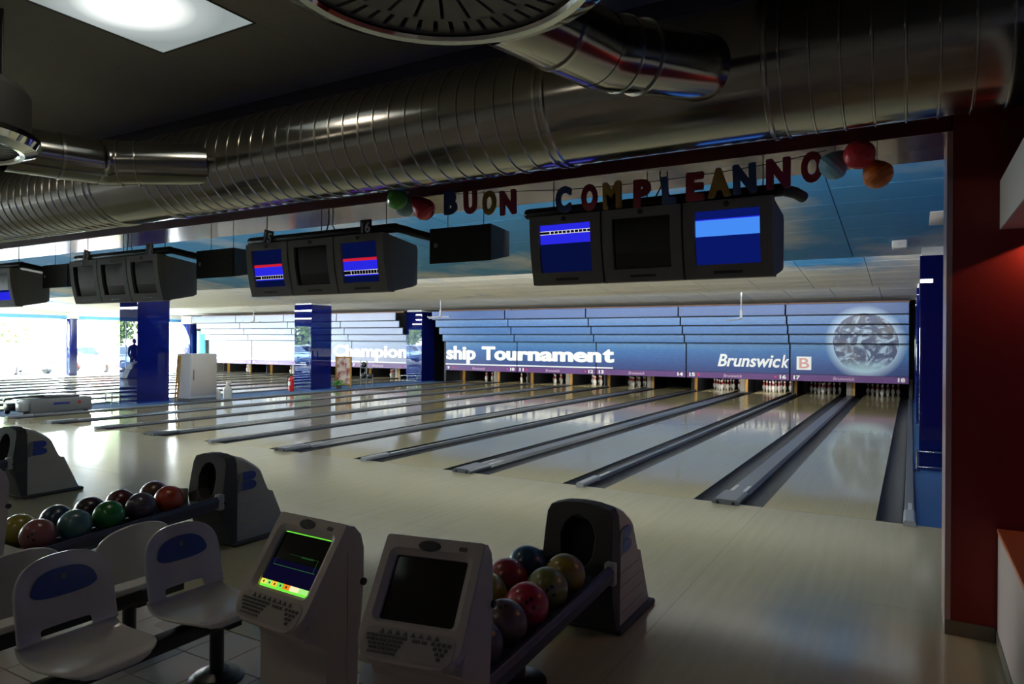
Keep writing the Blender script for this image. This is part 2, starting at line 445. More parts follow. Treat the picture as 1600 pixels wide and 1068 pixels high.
# approach: slabs 3.4 m wide with hairline joints, one per lane pair
ap = tag(MB().box(XL, XR, -4.94, -0.002, -0.14, -0.02).build('floor', [M_BLACK]), kind='structure')
xs = [XR, .36] + [.36 - PP * k for k in range(1, 10)] + [XL]
for a, c in zip(xs[1:], xs[:-1]):
    for y0, y1 in ((-4.94, -2.47), (-2.47, -0.008)):
        MB().box(a + .0008, c - .0008, y0 + .0008, y1 - .0008, -0.02, 0).build('approach_panel', M_APPR, ap)
tag(MB().box(XL, XR, -0.002, YB, -0.24, -0.12).build('floor', [M_DARK]), kind='structure')
# carpeted aisles beside the lanes
tag(MB().box(1.768, XR, 0.0, YB, -0.12, -0.004).build('floor', [M_CARP]), kind='structure')
tag(MB().box(-17.27, -15.42, 0.0, 17.0, -0.12, -0.004).build('floor', [M_CARP]), kind='structure')
tag(MB().box(XL, -31.07, 0.0, YB, -0.12, -0.004).build('floor', [M_LANE]), kind='structure')
# walls
tag(MB().box(XL, XR, YB, YB + .2, -.2, 4.3).build('wall_back', M_DARK), kind='structure')
tag(MB().box(XL, XR, YF - .2, YF, -.2, 4.3).build('wall_front', M_WALLN), kind='structure')
tag(MB().box(XR, XR + .2, YF, YB, -.2, 4.3).build('wall_right', M_BLUEW), kind='structure')
wl = tag(MB().box(XL - .25, XL, YF, YB, 2.86, 4.3).box(XL - .25, XL, 16.35, YB, -.2, 2.86).box(XL - .25, XL, YF - .2, -11.6, -.2, 2.86).build('wall_left', M_WHITE), kind='structure')
tag(MB().rbox(XL - .27, XL + .02, -11.6, 16.35, 2.72, 2.86, .01, 1).build('trim_1', M_BAND), kind='structure')
tag(MB().box(XL - .3, XR + .2, YF - .2, YB + .2, 4.3, 4.5).build('ceiling', M_DARK), kind='structure')
# window glass of the left wall
mg = bpy.data.materials.new('window_glass'); mg.use_nodes = True; n = mg.node_tree; n.nodes.clear()
o_ = n.nodes.new('ShaderNodeOutputMaterial'); tr = n.nodes.new('ShaderNodeBsdfTransparent'); gl = n.nodes.new('ShaderNodeBsdfGlossy'); mx_ = n.nodes.new('ShaderNodeMixShader'); fr = n.nodes.new('ShaderNodeFresnel')
fr.inputs[0].default_value = 1.45; gl.inputs['Roughness'].default_value = 0.0; tr.inputs[0].default_value = (.93, .96, .95, 1)
ge_ = n.nodes.new('ShaderNodeNewGeometry'); mu_ = n.nodes.new('ShaderNodeMath'); mu_.operation = 'MULTIPLY'; sb_ = n.nodes.new('ShaderNodeMath'); sb_.operation = 'SUBTRACT'; sb_.inputs[0].default_value = 1.0
n.links.new(ge_.outputs['Backfacing'], sb_.inputs[1]); n.links.new(fr.outputs[0], mu_.inputs[0]); n.links.new(sb_.outputs[0], mu_.inputs[1]); n.links.new(mu_.outputs[0], mx_.inputs[0]); n.links.new(tr.outputs[0], mx_.inputs[1]); n.links.new(gl.outputs[0], mx_.inputs[2]); n.links.new(mx_.outputs[0], o_.inputs[0])
WY = [-11.6, -8.4, -2.1, 4.2, 10.57, 16.35]
for i in range(5):
    a, c = WY[i] + (.2 if i else 0), WY[i + 1] - (.2 if i < 4 else 0)
    wn = tag(MB().box(XL - .16, XL - .08, a, a + .05, 0, 2.72).box(XL - .16, XL - .08, c - .05, c, 0, 2.72).box(XL - .16, XL - .08, a + .05, c - .05, 0, .05).box(XL - .16, XL - .08, a + .05, c - .05, 2.67, 2.72).build('window_%d' % (i + 1), M_WHITE), kind='structure')
    k = 3
    for j in range(k):
        p0, p1 = a + .05 + (c - a - .1) * j / k, a + .05 + (c - a - .1) * (j + 1) / k
        MB().box(XL - .125, XL - .117, p0 + (.015 if j else 0), p1 - (.015 if j < k - 1 else 0), .05, 2.67).build('pane', mg, wn)
        if j: MB().box(XL - .15, XL - .09, p0 - .015, p0 + .015, .05, 2.67).build('mullion', M_WHITE, wn)
for y in (-8.4, -2.1, 4.2, 10.57):
    c = thing('window_column', 'slim bright blue column between two bright window bays, %s' % {10.57: 'in view beside the far lanes', 4.2: 'level with the nearest blue pillar', -2.1: 'beside the approach', -8.4: 'in the concourse'}[y], 'column', (XL, y, 0))
    MB().rbox(-.2, .22, -.18, .18, 0, 2.72, .01, 1).build('shaft', M_BLUEG, c)
    MB().rbox(-.2, .26, -.22, .22, 2.72, 2.98, .01, 1).build('capital', M_WHITE, c)

# sky-painted saw-tooth ceiling over the lanes
cz = [(-2.05, 3.92, 3.60, 3.03), (3.92, 10.1, 3.55, 3.03), (10.1, 16.4, 3.50, 3.06)]
for si, (y0, y1, z0, z1) in enumerate(cz):
    ce = tag(MB().add([(XL, y0, z0 + .03), (XR, y0, z0 + .03), (XR, y1, z1 + .03), (XL, y1, z1 + .03), (XL, y0, z0 + .06), (XR, y0, z0 + .06), (XR, y1, z1 + .06), (XL, y1, z1 + .06)],
                   [(0, 1, 2, 3), (4, 7, 6, 5), (0, 4, 5, 1), (3, 2, 6, 7), (0, 3, 7, 4), (1, 5, 6, 2)]).build('ceiling', M_CONCJ), kind='structure')
    nx = 30; ny = 10; pw = (XR - XL) / nx; pl = (y1 - y0) / ny
    tilt = math.atan2(z1 - z0, y1 - y0)
    pme = MB().rbox(-pw / 2 + .005, pw / 2 - .005, -pl / 2 + .004, pl / 2 - .004, 0, .03, .002, 1, smooth=False).mesh('ceiling_panel', M_SKY)
    far = MB()
    for i in range(nx):
        for j in range(ny):
            x = XR - pw * (i + .5); t = (j + .5) / ny; y = y0 + (y1 - y0) * t; z = z0 + (z1 - z0) * t
            px = x - 1.717; py = y + 7.69; ang = math.degrees(math.atan2(-px, py))
            if -8 < ang < 68 and (i < 16 if si == 0 else (i < 12 if si == 1 else i < 8)):
                inst(pme, 'ceiling_panel', ce, (x, y, z), (tilt, 0, 0))
            else:
                far.box(-pw / 2 + .005, pw / 2 - .005, -pl / 2 + .004, pl / 2 - .004, 0, .03, 0, Matrix.Translation((x, y, z)) @ Matrix.Rotation(tilt, 4, 'X'))
    if far.v: tag(far.build('distant_ceiling_panels', M_SKY, ce), kind='stuff')
tag(MB().box(XL, XR, 16.4, YB, 3.05, 3.1).build('ceiling', M_DARK), kind='structure')
# concourse ceiling
CZ = 4.0
cc = tag(MB().box(XL, XR, YF, -2.6, CZ + .03, CZ + .1).build('ceiling', M_CONCJ), kind='structure')
PANELS = ((0, 0, 'square frosted ceiling light panel glowing above the ribbed duct'), (1, -3, 'square ceiling light panel behind the viewer, left'), (-3, -3, 'square ceiling light panel over the left concourse seats'), (-7, -2, 'square ceiling light panel over the far concourse'))
PSET = {(i, j) for i, j, d in PANELS}
cpm = MB().box(-.5385, .5385, -.5485, .5485, 0, .03).mesh('ceiling_panel', M_CONC)
far = MB()
for i in range(-29, 4):
    for j in range(-6, 2):
        x = -2.89 + 1.08 * i; y = -4.86 + 1.1 * j
        if (i, j) in PSET: continue
        if x < XL + .4 or x > XR - .3: continue
        if -7 <= i <= 3 and -3 <= j <= 1: inst(cpm, 'ceiling_panel', cc, (x, y, CZ))
        else: far.box(x - .536, x + .536, y - .546, y + .546, CZ, CZ + .03)
tag(far.build('distant_ceiling_panels', M_CONC, cc), kind='stuff')
# light panels: the one in view and its fellows further back in the concourse
ml = bpy.data.materials.new('light_diffuser'); ml.use_nodes = True; n = ml.node_tree; n.nodes.clear()
o_ = n.nodes.new('ShaderNodeOutputMaterial'); em = n.nodes.new('ShaderNodeEmission'); t_ = n.nodes.new('ShaderNodeTexCoord'); mp = n.nodes.new('ShaderNodeMapping')
gr = n.nodes.new('ShaderNodeTexGradient'); gr.gradient_type = 'SPHERICAL'; cr = n.nodes.new('ShaderNodeValToRGB')
mp.inputs['Scale'].default_value = (1.55, 1.9, 1); mp.inputs['Location'].default_value = (0, 0.05, 0)
n.links.new(t_.outputs['Object'], mp.inputs[0]); n.links.new(mp.outputs[0], gr.inputs[0]); n.links.new(gr.outputs[0], cr.inputs[0]); n.links.new(cr.outputs[0], em.inputs[0]); n.links.new(em.outputs[0], o_.inputs[0])
e = cr.color_ramp.elements; e[0].position = 0.0; e[0].color = (.0195, .0225, .022, 1); e[1].position = 0.85; e[1].color = (1.45, 1.22, .92, 1)
k = e.new(.3); k.color = (.031, .0345, .034, 1); k = e.new(.6); k.color = (.09, .094, .09, 1)
em.inputs[1].default_value = 15.0
for i, j, d in PANELS:
    lp = thing('ceiling_light', d, 'light', (-2.89 + 1.08 * i, -4.86 + 1.1 * j, CZ), 0, 'ceiling light panels')
    MB().box(-.525, .525, -.535, .535, .002, .02).build('diffuser', ml, lp)
    MB().box(-.538, .538, -.548, -.535, -.004, .03).box(-.538, .538, .535, .548, -.004, .03).box(-.538, -.525, -.535, .535, -.004, .03).box(.525, .538, -.535, .535, -.004, .03).build('frame', M_CONCJ, lp)

# beam between concourse and lanes
bm_ = thing('ceiling_beam', 'long dark red ceiling beam with glossy pale underside above the monitors', 'beam', (0, 0, 3.01))
MB().box(XL, 1.92, -2.78, -2.765, 0, 0.2).build('front_board', M_DRED, bm_)
MB().box(XL, 1.92, -2.765, -2.05, 0, 0.012).build('underside', M_BEAMU, bm_)
MB().box(XL, 1.92, -2.765, -2.05, 0.012, 0.2).build('core', M_DARK, bm_)
tag(MB().box(XL, XR, -2.7, -2.6, 3.21, 4.3).build('wall_inner', M_DRED), kind='structure')
nt_ = thing('neon_tube', 'blue neon tube lying along the top of the dark red beam', 'light', (0, -2.74, 3.235))
M_NEON = emat('neon_blue', (.03, .06, 1, 1), 1.1)
for a, c in ((.35, 1.0), (-1.2, -.4), (-2.6, -1.9), (-4.2, -3.5), (-6.2, -5.4)): MB().tube([(a, 0, 0), (c, 0, 0)], .012, 8).build('tube', M_NEON, nt_)

# red end wall on the right
rw = tag(MB().box(1.93, XR, -2.78, -2.3, 0, 4.3).build('wall_right', M_RED), kind='structure')
MB().box(1.9, 1.93, -2.782, -2.3, 0, 3.01).build('corner_strip', M_ALU, rw)
tag(MB().box(1.9, 2.15, -2.795, -2.782, 0, .085).build('baseboard_right', M_SKIRT), kind='structure')
ct = thing('counter', 'low white counter with brown top against the dark red wall, lower right', 'counter', (2.16, -2.79, 0))
MB().box(.0, 1.2, -5.2, 0, .0, .64).build('side_panel', M_CNT, ct, bevel=.004)
MB().box(-.004, 1.2, -5.2, 0.002, .64, .665).build('worktop', M_CTOP, ct, bevel=.004)
MB().box(-.006, 0, -5.2, 0, 0, .07).build('plinth', M_SKIRT, ct)
sh = thing('wall_cupboard', 'white box cupboard hung high on the red wall, right edge', 'cupboard', (2.16, -2.79, 2.40))
MB().box(0, 1.2, -2.6, 0, 0, .285).build('case', M_CAB, sh, bevel=.004)
MB().lathe([(.05, 0), (.06, -.012), (.062, 0)], (.28, -.08, 0)).build('downlight', M_CHROME, sh)
lamp('downlight_lamp', 'SPOT', (2.44, -2.85, 2.37), 11, (1, .42, .2), aim=(.1, .1, -1)).data.spot_size = 2.6

# ------------------------------------------------------------------ pillars
PIL = [(-17.33, -16.5, 3.55, 4.49, 'nearest of the three left pillars, beside the white cabinet'), (-17.33, -16.5, 9.85, 10.82, 'second left pillar, behind the fire extinguisher'), (-17.33, -16.5, 16.17, 17.1, 'farthest left pillar, between the two masking walls'),
       (1.82, 2.75, 3.45, 4.4, 'right pillar beside lane eighteen'), (1.82, 2.75, 9.8, 10.7, 'second right pillar, behind the first'), (1.82, 2.75, 15.9, 16.8, 'last right pillar, at the masking wall')]
for x0, x1, y0, y1, d in PIL:
    p = thing('pillar', 'square glossy dark blue pillar, ' + d, 'pillar', ((x0 + x1) / 2, (y0 + y1) / 2, 0))
    a, c = (x1 - x0) / 2, (y1 - y0) / 2
    zt = 2.955 if x0 > 0 else 3.0
    MB().rbox(-a, a, -c, c, 0, zt, .004, 1, smooth=False).build('cladding', M_BLUEG, p)
    MB().box(-a + .02, a - .02, -c + .02, c - .02, zt, 3.14).build('capital', M_WHITE, p)
    MB().box(-a - .012, a + .012, -c - .012, c + .012, 0, .03).build('skirting', M_BLUEW, p)
for nm, x0, x1, y, lb in (('right', 1.80, 2.6, 3.28, 'low metal guard rail in front of the right blue pillar'), ('third', -17.2, -16.3, 15.6, 'low metal guard rail in front of the farthest left pillar'), ('first', -17.2, -16.55, 3.1, 'low metal guard rail in front of the nearest left pillar')):
    g = thing('guard_rail', lb, 'rail', (x0, y, 0)); L_ = x1 - x0
    MB().tube([(0, 0, .27), (L_, 0, .27)], .014).build('bar', M_CHROME, g)
    MB().tube([(0, 0, .06), (L_, 0, .06)], .014).build('bar', M_CHROME, g)
    for q in (0, L_ * .45, L_): MB().tube([(q, 0, 0), (q, 0, .29)], .016).cyl((q, 0, 0), (q, 0, .012), .04).build('post', M_CHROME, g)

# ------------------------------------------------------------------ lanes
gprof = [(-.1175, .0), (-.117, -.02), (-.1, -.055), (-.06, -.082), (0, -.09), (.06, -.082), (.1, -.055), (.117, -.02), (.1175, 0)]
gm = MB(); n_ = len(gprof)
vs_ = [(x, 0, z) for x, z in gprof] + [(x, 18.5, z) for x, z in gprof]
vs_ += [(x * 1.0, 0, z - .012) for x, z in gprof] + [(x, 18.5, z - .012) for x, z in gprof]
fs_ = [(i, i + 1, n_ + i + 1, n_ + i) for i in range(n_ - 1)] + [(2 * n_ + i + 1, 2 * n_ + i, 3 * n_ + i, 3 * n_ + i + 1) for i in range(n_ - 1)]
gm.add(vs_, fs_, 0, True); gm.add([vs_[i] for i in range(n_)], [tuple(range(n_))], 0)
gut_me = gm.mesh('gutter', M_GUT)
lane_me = MB().box(-LW / 2, LW / 2, 0, 19.3, -.06, 0).mesh('lane_surface', M_LANE)
arrow = MB()
dots = []
for num0, cx in pairs:
    for dn, sgn in ((0, -1), (1, 1)):
        num = num0 + dn; lx = cx + sgn * (WW / 2 + LW / 2)
        ln = thing('bowling_lane', 'glossy maple bowling lane running to the pins of number ' + NUMW[num], 'lane', (lx, 0, 0), 0, 'bowling lanes')
        inst(lane_me, 'lane_surface', ln)
        inst(gut_me, 'gutter', ln, (-LW / 2 - .1175, 0, 0)); inst(gut_me, 'gutter', ln, (LW / 2 + .1175, 0, 0))


def cap(name, x, wdt, label, tall=.035, end=True):
    c = thing(name, label, 'lane divider', (x, 0, 0), 0, 'lane dividers')
    h = wdt / 2
    MB().prism([(-h, -.08), (h, -.08), (h, .0), (h * .72, tall), (-h * .72, tall), (-h, 0)], 1, 0.35, 17.6).build('capping', M_CAP, c)
    if end:
        e = MB(); e.prism([(-h * 1.08, .002), (h * 1.08, .002), (h * 1.08, tall * 1.0), (h * .8, tall * 1.6), (-h * .8, tall * 1.6), (-h * 1.08, tall * 1.0)], 1, -.10, .42)
        e.build('end_piece', M_CAPEND if wdt < .2 else M_CAP, c, bevel=.008)
        if wdt > .2:
            for q in (-h * .62, h * .62): MB().cyl((q, -.104, tall * .62), (q, -.09, tall * .62), .017, n=12).build('bolt_hole', M_BLACK, c)
            for q in (-h * .5, h * .55): MB().box(q - .02, q + .02, .45, .85, tall + .0002, tall + .003).build('sticker', M_STICK, c)
        else:
            MB().box(-.015, .02, .5, .85, tall + .0002, tall + .003).build('sticker', M_STICK, c)
    return c


for num0, cx in pairs:
    cap('division_capping', cx, WW - .47 - .006, 'broad grey capping between the lanes numbered %s and %s' % (NUMW[num0], NUMW[num0 + 1]))
    if num0 > 1 and num0 != 9: cap('division_capping', cx - PP / 2, WN - .47 - .004, 'narrow grey capping between the lanes numbered %s and %s' % (NUMW[num0 - 1], NUMW[num0]))
cap('edge_capping', 1.714, .10, 'slim grey edge strip along the right gutter of lane eighteen')
cap('edge_capping', -15.362, .10, 'slim grey edge strip along the left gutter of lane nine')
cap('edge_capping', LX0 + PP / 2 + .015, .10, 'slim grey edge strip along the right gutter of lane eight')
cap('edge_capping', LX0 - 3.5 * PP - .015, .10, 'slim grey edge strip along the left gutter of lane one')

# kickbacks and pit
for num0, cx in pairs:
    k = thing('kickback', 'grey and wooden kickback post between the pin decks of %s and %s' % (NUMW[num0], NUMW[num0 + 1]), 'kickback', (cx, 17.65, 0), 0, 'kickbacks')
    MB().box(-.12, .04, 0, .1, -.1, .62).build('front_board', M_GPOST, k, bevel=.004)
    MB().box(.041, .13, .02, .12, -.1, .56).build('post', M_YWOOD, k, bevel=.004)
    MB().box(-.05, .05, .125, 1.9, -.1, .62).build('side_panel', M_SLAB, k)
    k = thing('kickback', 'wooden kickback post at the left edge of the pin deck of ' + NUMW[num0], 'kickback', (cx - PP / 2, 17.65, 0), 0, 'kickbacks')
    MB().box(-.03, .06, 0, .1, -.1, .56).build('post', M_YWOOD, k, bevel=.004)
    MB().box(-.03, .03, .105, 1.9, -.1, .6).build('side_panel', M_SLAB, k)
    MB().box(-.09, -.031, -.2, 1.9, -.1, .62).build('side_panel', M_SLAB, k, bevel=.004)
k = thing('kickback', 'dark kickback panel at the right edge of the pin deck of lane eighteen', 'kickback', (1.72, 17.61, 0)); MB().box(-.05, .05, 0, 2.2, -.1, .62).build('side_panel', M_BLACK, k)
for xc, nm in ((-15.53, 'nine'), (LX0 + PP / 2 + .09, 'eight')):
    k = thing('kickback', 'tall dark panel closing the pin deck beside lane ' + nm, 'kickback', (xc, 17.14 if nm == 'eight' else 16.55, 0)); MB().box(-.05, .05, 0, 2.9, -.1, 3.0).build('side_panel', M_SLAB, k)

# pins
pin_prof = [(.028, 0), (.0257, .004), (.0358, .019), (.0455, .057), (.0565, .0858), (.0605, .1143), (.058, .149), (.0475, .184), (.0352, .2096), (.0251, .2398), (.0228, .254), (.0236, .2651), (.0276, .2985), (.0318, .3302), (.0323, .343), (.029, .360), (.02, .3735), (.008, .380), (0.0001, .381)]
mis_ = [0] * 18
for q in (8, 10, 11): mis_[q] = 1
pin_me = MB().lathe(pin_prof, n=12, mis=mis_).mesh('bowling_pin', [M_PIN, M_PINR])
rows_ = ['head pin', 'second-row pin', 'third-row pin', 'back-row pin']
for num0, cx in pairs:
    for dn, sgn in ((0, -1), (1, 1)):
        num = num0 + dn; lx = cx + sgn * (WW / 2 + LW / 2)
        if num in (14,): continue
        for r in range(4):
            for q in range(r + 1):
                o = inst(pin_me, 'bowling_pin', None, (lx + (q - r / 2) * .3048, 18.29 + r * .264, 0.0))
                tag(o, 'white red-banded %s of the rack under lane number %s' % (rows_[r], NUMW[num]), 'bowling pin', 'pins standing under lane number ' + NUMW[num])
# pin deck lamps (the tubes behind the masking)
PINL = {9: 3, 10: 4, 11: 4, 12: 6, 13: 1.6, 15: 5, 16: 8, 17: .5, 18: .35, 7: 3, 5: 3, 3: 4, 1: 4}
for num0, cx in pairs:
    for dn, sgn in ((0, -1), (1, 1)):
        num = num0 + dn; lx = cx + sgn * (WW / 2 + LW / 2)
        if num not in PINL: continue
        lamp('pin_deck_lamp', 'AREA', (lx, 17.15, .62), PINL[num] * 2.2, (1, .98, .92), aim=(0, 1, -.38), size=.9, size_y=.05)
tb = thing('pin_light_tube', 'thin white fluorescent tube under the masking panel of lane sixteen', 'light', (-PP + WW / 2 + LW / 2, 16.61, .53))
MB().tube([(-.62, 0, 0), (.62, 0, 0)], .012).build('tube', emat('tube_white', (1, 1, 1, 1), 2.0), tb)
MB().box(-.66, .66, .012, .04, -.015, .03).box(-.03, .03, -.075, .04, .03, .26).build('holder', M_CAB, tb)

# ------------------------------------------------------------------ masking units
ROWS = [(16.2, 1.735, 2.02), (15.95, 2.03, 2.318), (15.7, 2.325, 2.612), (15.45, 2.615, 2.965)]
for num0, cx in pairs:
    left = num0 < 9
    x0, x1 = cx - PP / 2 + .022, cx + PP / 2 - .022
    if num0 == 17: x1 = 1.665
    if num0 == 9: x0 = -15.42
    mu = thing('masking_unit', 'blue printed masking panel set above the pins of lanes %s and %s' % (NUMW[num0], NUMW[num0 + 1]), 'masking panel', (cx, 16.45, .52), 0, 'masking panels above the pins')
    ox, oy, oz = cx, 16.45, .52
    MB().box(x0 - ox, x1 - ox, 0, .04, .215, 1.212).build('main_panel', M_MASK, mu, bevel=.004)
    MB().box(x0 - ox, x1 - ox, -.004, .044, 0, .21).build('number_strip', M_PURP, mu, bevel=.003)
    for y, a, c in ROWS:
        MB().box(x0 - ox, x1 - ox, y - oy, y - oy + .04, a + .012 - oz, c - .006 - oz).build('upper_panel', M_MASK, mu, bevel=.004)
        MB().box(x0 - ox - .012, x1 - ox + .012, y - oy + .04, y - oy + .27, a - oz - .006, a - oz + .01).build('soffit', M_SLAB, mu)
    MB().box(x0 - ox - .012, x1 - ox + .012, -.45, -.40, 2.45, 2.51).build('top_trim', M_TRIMW, mu)
    MB().box(x0 - ox - .012, x1 - ox + .012, .05, .08, .2, 2.53).build('backing', M_SLAB, mu)
    # lane numbers, name in the middle, two red lamps
    for s, num in ((0, num0), (1, num0 + 1)):
        tx = (x0 - ox + .09) if s == 0 else (x1 - ox - .09 - (.2 if num > 9 else .1))
        fit_text(str(num), .2 if num > 9 else .1, .13, M_LETW, 'lane_number', mu, (tx, -.006, .045), .003, .02, bold=.03)
        if num not in (14, 17, 18, 13):
            lxx = (x0 - ox + .42) if s == 0 else (x1 - ox - .42)
            MB().cyl((lxx, -.012, .11), (lxx, -.004, .11), .024, n=12).build('red_lamp', M_LED, mu)
    fit_text('Brunswick', .62, .105, M_LETS, 'name_lettering', mu, (-.42, -.006, .05), .003, .012, .2)
    if num0 >= 9 or num0 == 7 or num0 == 5 or num0 == 3 or num0 == 1:
        if num0 <= 11:
            MB().box(x0 - ox - .01, x1 - ox + .01, -.006, 0.001, .235, .285).build('white_line', M_LETW, mu)
        if num0 == 13: MB().box(x0 - ox - .01, -7.85 - ox, -.006, .001, .235, .285).build('white_line', M_LETW, mu)
    MU = mu
    def word(s, xa, za, xb, zb, off=.02, shear=0, m=M_LETW, ext=.003, y=-.004, nm='lettering', bold=.035):
        return fit_text(s, xb - xa, zb - za, m, nm, MU, (xa - ox, y, za - oz), ext, off, shear, bold=bold)
    if num0 == 9:
        word('ship', -15.40, .80, -13.9, 1.55)
        word('Tou', -13.62, .97, -11.97, 1.54)
    if num0 == 11: word('rnamen', -11.92, .97, -8.31, 1.37)
    if num0 == 13: word('t', -8.27, .97, -7.80, 1.48)
    if num0 == 15: word('Brunswic', -4.03, .93, -1.99, 1.36, .012, .25, bold=.015); word('k', -1.97, .93, -1.73, 1.36, .012, .25, bold=.015)
    if num0 == 17:
        b_ = MB(); b_.box(-1.50 - ox, -1.06 - ox, -.006, .001, .88 - oz, 1.31 - oz); b_.build('emblem_square', M_LETW, mu)
        fit_text('B', .3, .33, M_LETP, 'emblem_letter', mu, (-1.42 - ox, -.008, .93 - oz), .003, .01)
    if num0 == 7:
        word('Champion', -21.9, .82, -17.5, 1.56)
    if num0 == 3:
        word('The', -26.7, .90, -25.0, 1.46)
    if num0 == 5: word('ns', -23.6, .9, -22.4, 1.25)
    if num0 == 1:
        pn = [(-.11, 0), (-.17, .14), (-.2, .34), (-.14, .56), (-.07, .74), (-.1, .92), (-.06, 1.04), (.06, 1.04), (.1, .92), (.07, .74), (.14, .56), (.2, .34), (.17, .14), (.11, 0)]
        MB().prism(pn, 1, -.006, .001).build('pin_figure', M_LETW, mu, (-30.15 - ox, 0, .95 - oz), (0, .55, 0))
    if num0 == 3: word('Bowling', -27.2, 2.06, -24.6, 2.28, .01, y=-.506)

# blue and pale elements at the left end of the masking wall
e1 = thing('end_column', 'glossy blue column at the far left end of the masking wall', 'column', (-32.35, 16.25, 0))
MB().rbox(-.35, .35, -.2, .2, 0, 2.6, .01, 1).build('shaft', M_BLUEG, e1)
MB().rbox(-.4, .4, -.22, .22, 2.6, 3.02, .01, 1).build('capital', M_WHITE, e1)
e2 = thing('end_panel', 'curved light blue panel closing the left end of the masking wall', 'panel', (-31.42, 16.3, 0))
pv = [(-.33 + .66 * t / 8, .18 * math.sin(PI * t / 8) * -1) for t in range(9)]
MB().prism(pv + [(x, y + .05) for x, y in reversed(pv)], 2, 0, 2.2).build('panel', M_LBLUE, e2)

# hanging brackets
for i, (x, y, zb) in enumerate(((-2.05, 10.6, 2.36), (-11.2, 10.2, 2.50), (-19.9, 10.2, 2.43))):
    h = thing('ceiling_hanger', 'thin hooked rod hanging from the ceiling, %s' % ('in front of the panel of lane fifteen', 'between the farthest pillar and the masking wall', 'before the white left masking wall')[i], 'hanger', (x, y, zb))
    zt = 3.03 - zb
    MB().tube([(0, 0, .02), (0, 0, zt)], .018).build('rod', M_CAPEND, h)
    MB().tube([(0, 0, .03), (0, -.12, -.02), (-.26, -.25, -.05), (-.30, -.28, .03)], .016).build('hook', M_CAPEND, h)
    MB().box(-.03, .03, -.03, .03, 0, .22).build('bracket', M_CAPEND, h)
    if i: MB().box(-.5, .35, -.03, .03, -.01, .02).build('cross_bar', M_CAPEND, h)
sd = thing('emergency_light', 'small white box fitting on the blue sky ceiling, right of monitors', 'light fitting', (1.58, 2.98, 3.10))
MB().rbox(-.09, .09, -.12, .12, -.09, .02, .015, 2).build('case', M_WHITE, sd)
MB().cyl((0, -.122, -.035), (0, -.11, -.035), .03).build('lens', M_CAB, sd)
ap_ = tag(MB().rbox(-.2, .2, -.31, .31, -.012, .02, .005, 1).build('ceiling_hatch', M_CAB, None, (2.10, 1.9, 3.60 - .0955 * 3.95), (math.atan2(-.57, 5.97), 0, 0)), 'flat pale square hatch on the blue sky ceiling near the red wall', 'hatch')

# ------------------------------------------------------------------ ducts
AY, AZ, DR = -3.4, 3.345, 0.40
duct = thing('spiral_duct', 'long shiny ribbed metal air duct running under the dark ceiling', 'duct', (0, AY, AZ))
prof_n = 48
for a, c in ((-26, -14), (-14, -5.55), (-5.55, -4.55), (-4.55, -.38), (-.38, 1.02), (1.02, 3.38)):
    MB().cyl((a + .004, 0, 0), (c - .004, 0, 0), DR, n=prof_n, caps=False).build('tube_section', M_STEEL, duct)


def ring(r, t, wdt, n=48):
    p = [(r, -wdt / 2), (r + t, -wdt / 4), (r + t, wdt / 4), (r, wdt / 2)]; mb = MB(); vs = []
    for rr, x in p:
        for i in range(n): q = 2 * PI * i / n; vs.append((x, rr * math.cos(q), rr * math.sin(q)))
    for k in range(3): mb.add(vs[k * n:(k + 2) * n], [(i, (i + 1) % n, n + (i + 1) % n, n + i) for i in range(n)], 0, True)
    return mb


rib_me = ring(DR - .001, .010, .016).mesh('rib', M_RIB); band_me = ring(DR - .001, .014, .035).mesh('seam_band', M_RIB)
x = -14.0
while x < 3.3:
    if not (-5.5 < x < -4.6 or -.34 < x < 1.0): inst(rib_me, 'rib', duct, (x, 0, 0))
    x += .148
for x in (-14, -5.55, -5.45, -4.55, -.38, -.32, 1.02): inst(band_me, 'seam_band', duct, (x, 0, 0))
mbr = MB(); x = -26.0
while x < -14.1:
    r_ = ring(DR - .001, .010, .016, 24); mbr.add([(v[0] + x, v[1], v[2]) for v in r_.v], r_.f, 0, True); x += .148
tag(mbr.build('distant_ribs', M_RIB, duct), kind='stuff')

GR_R = .66


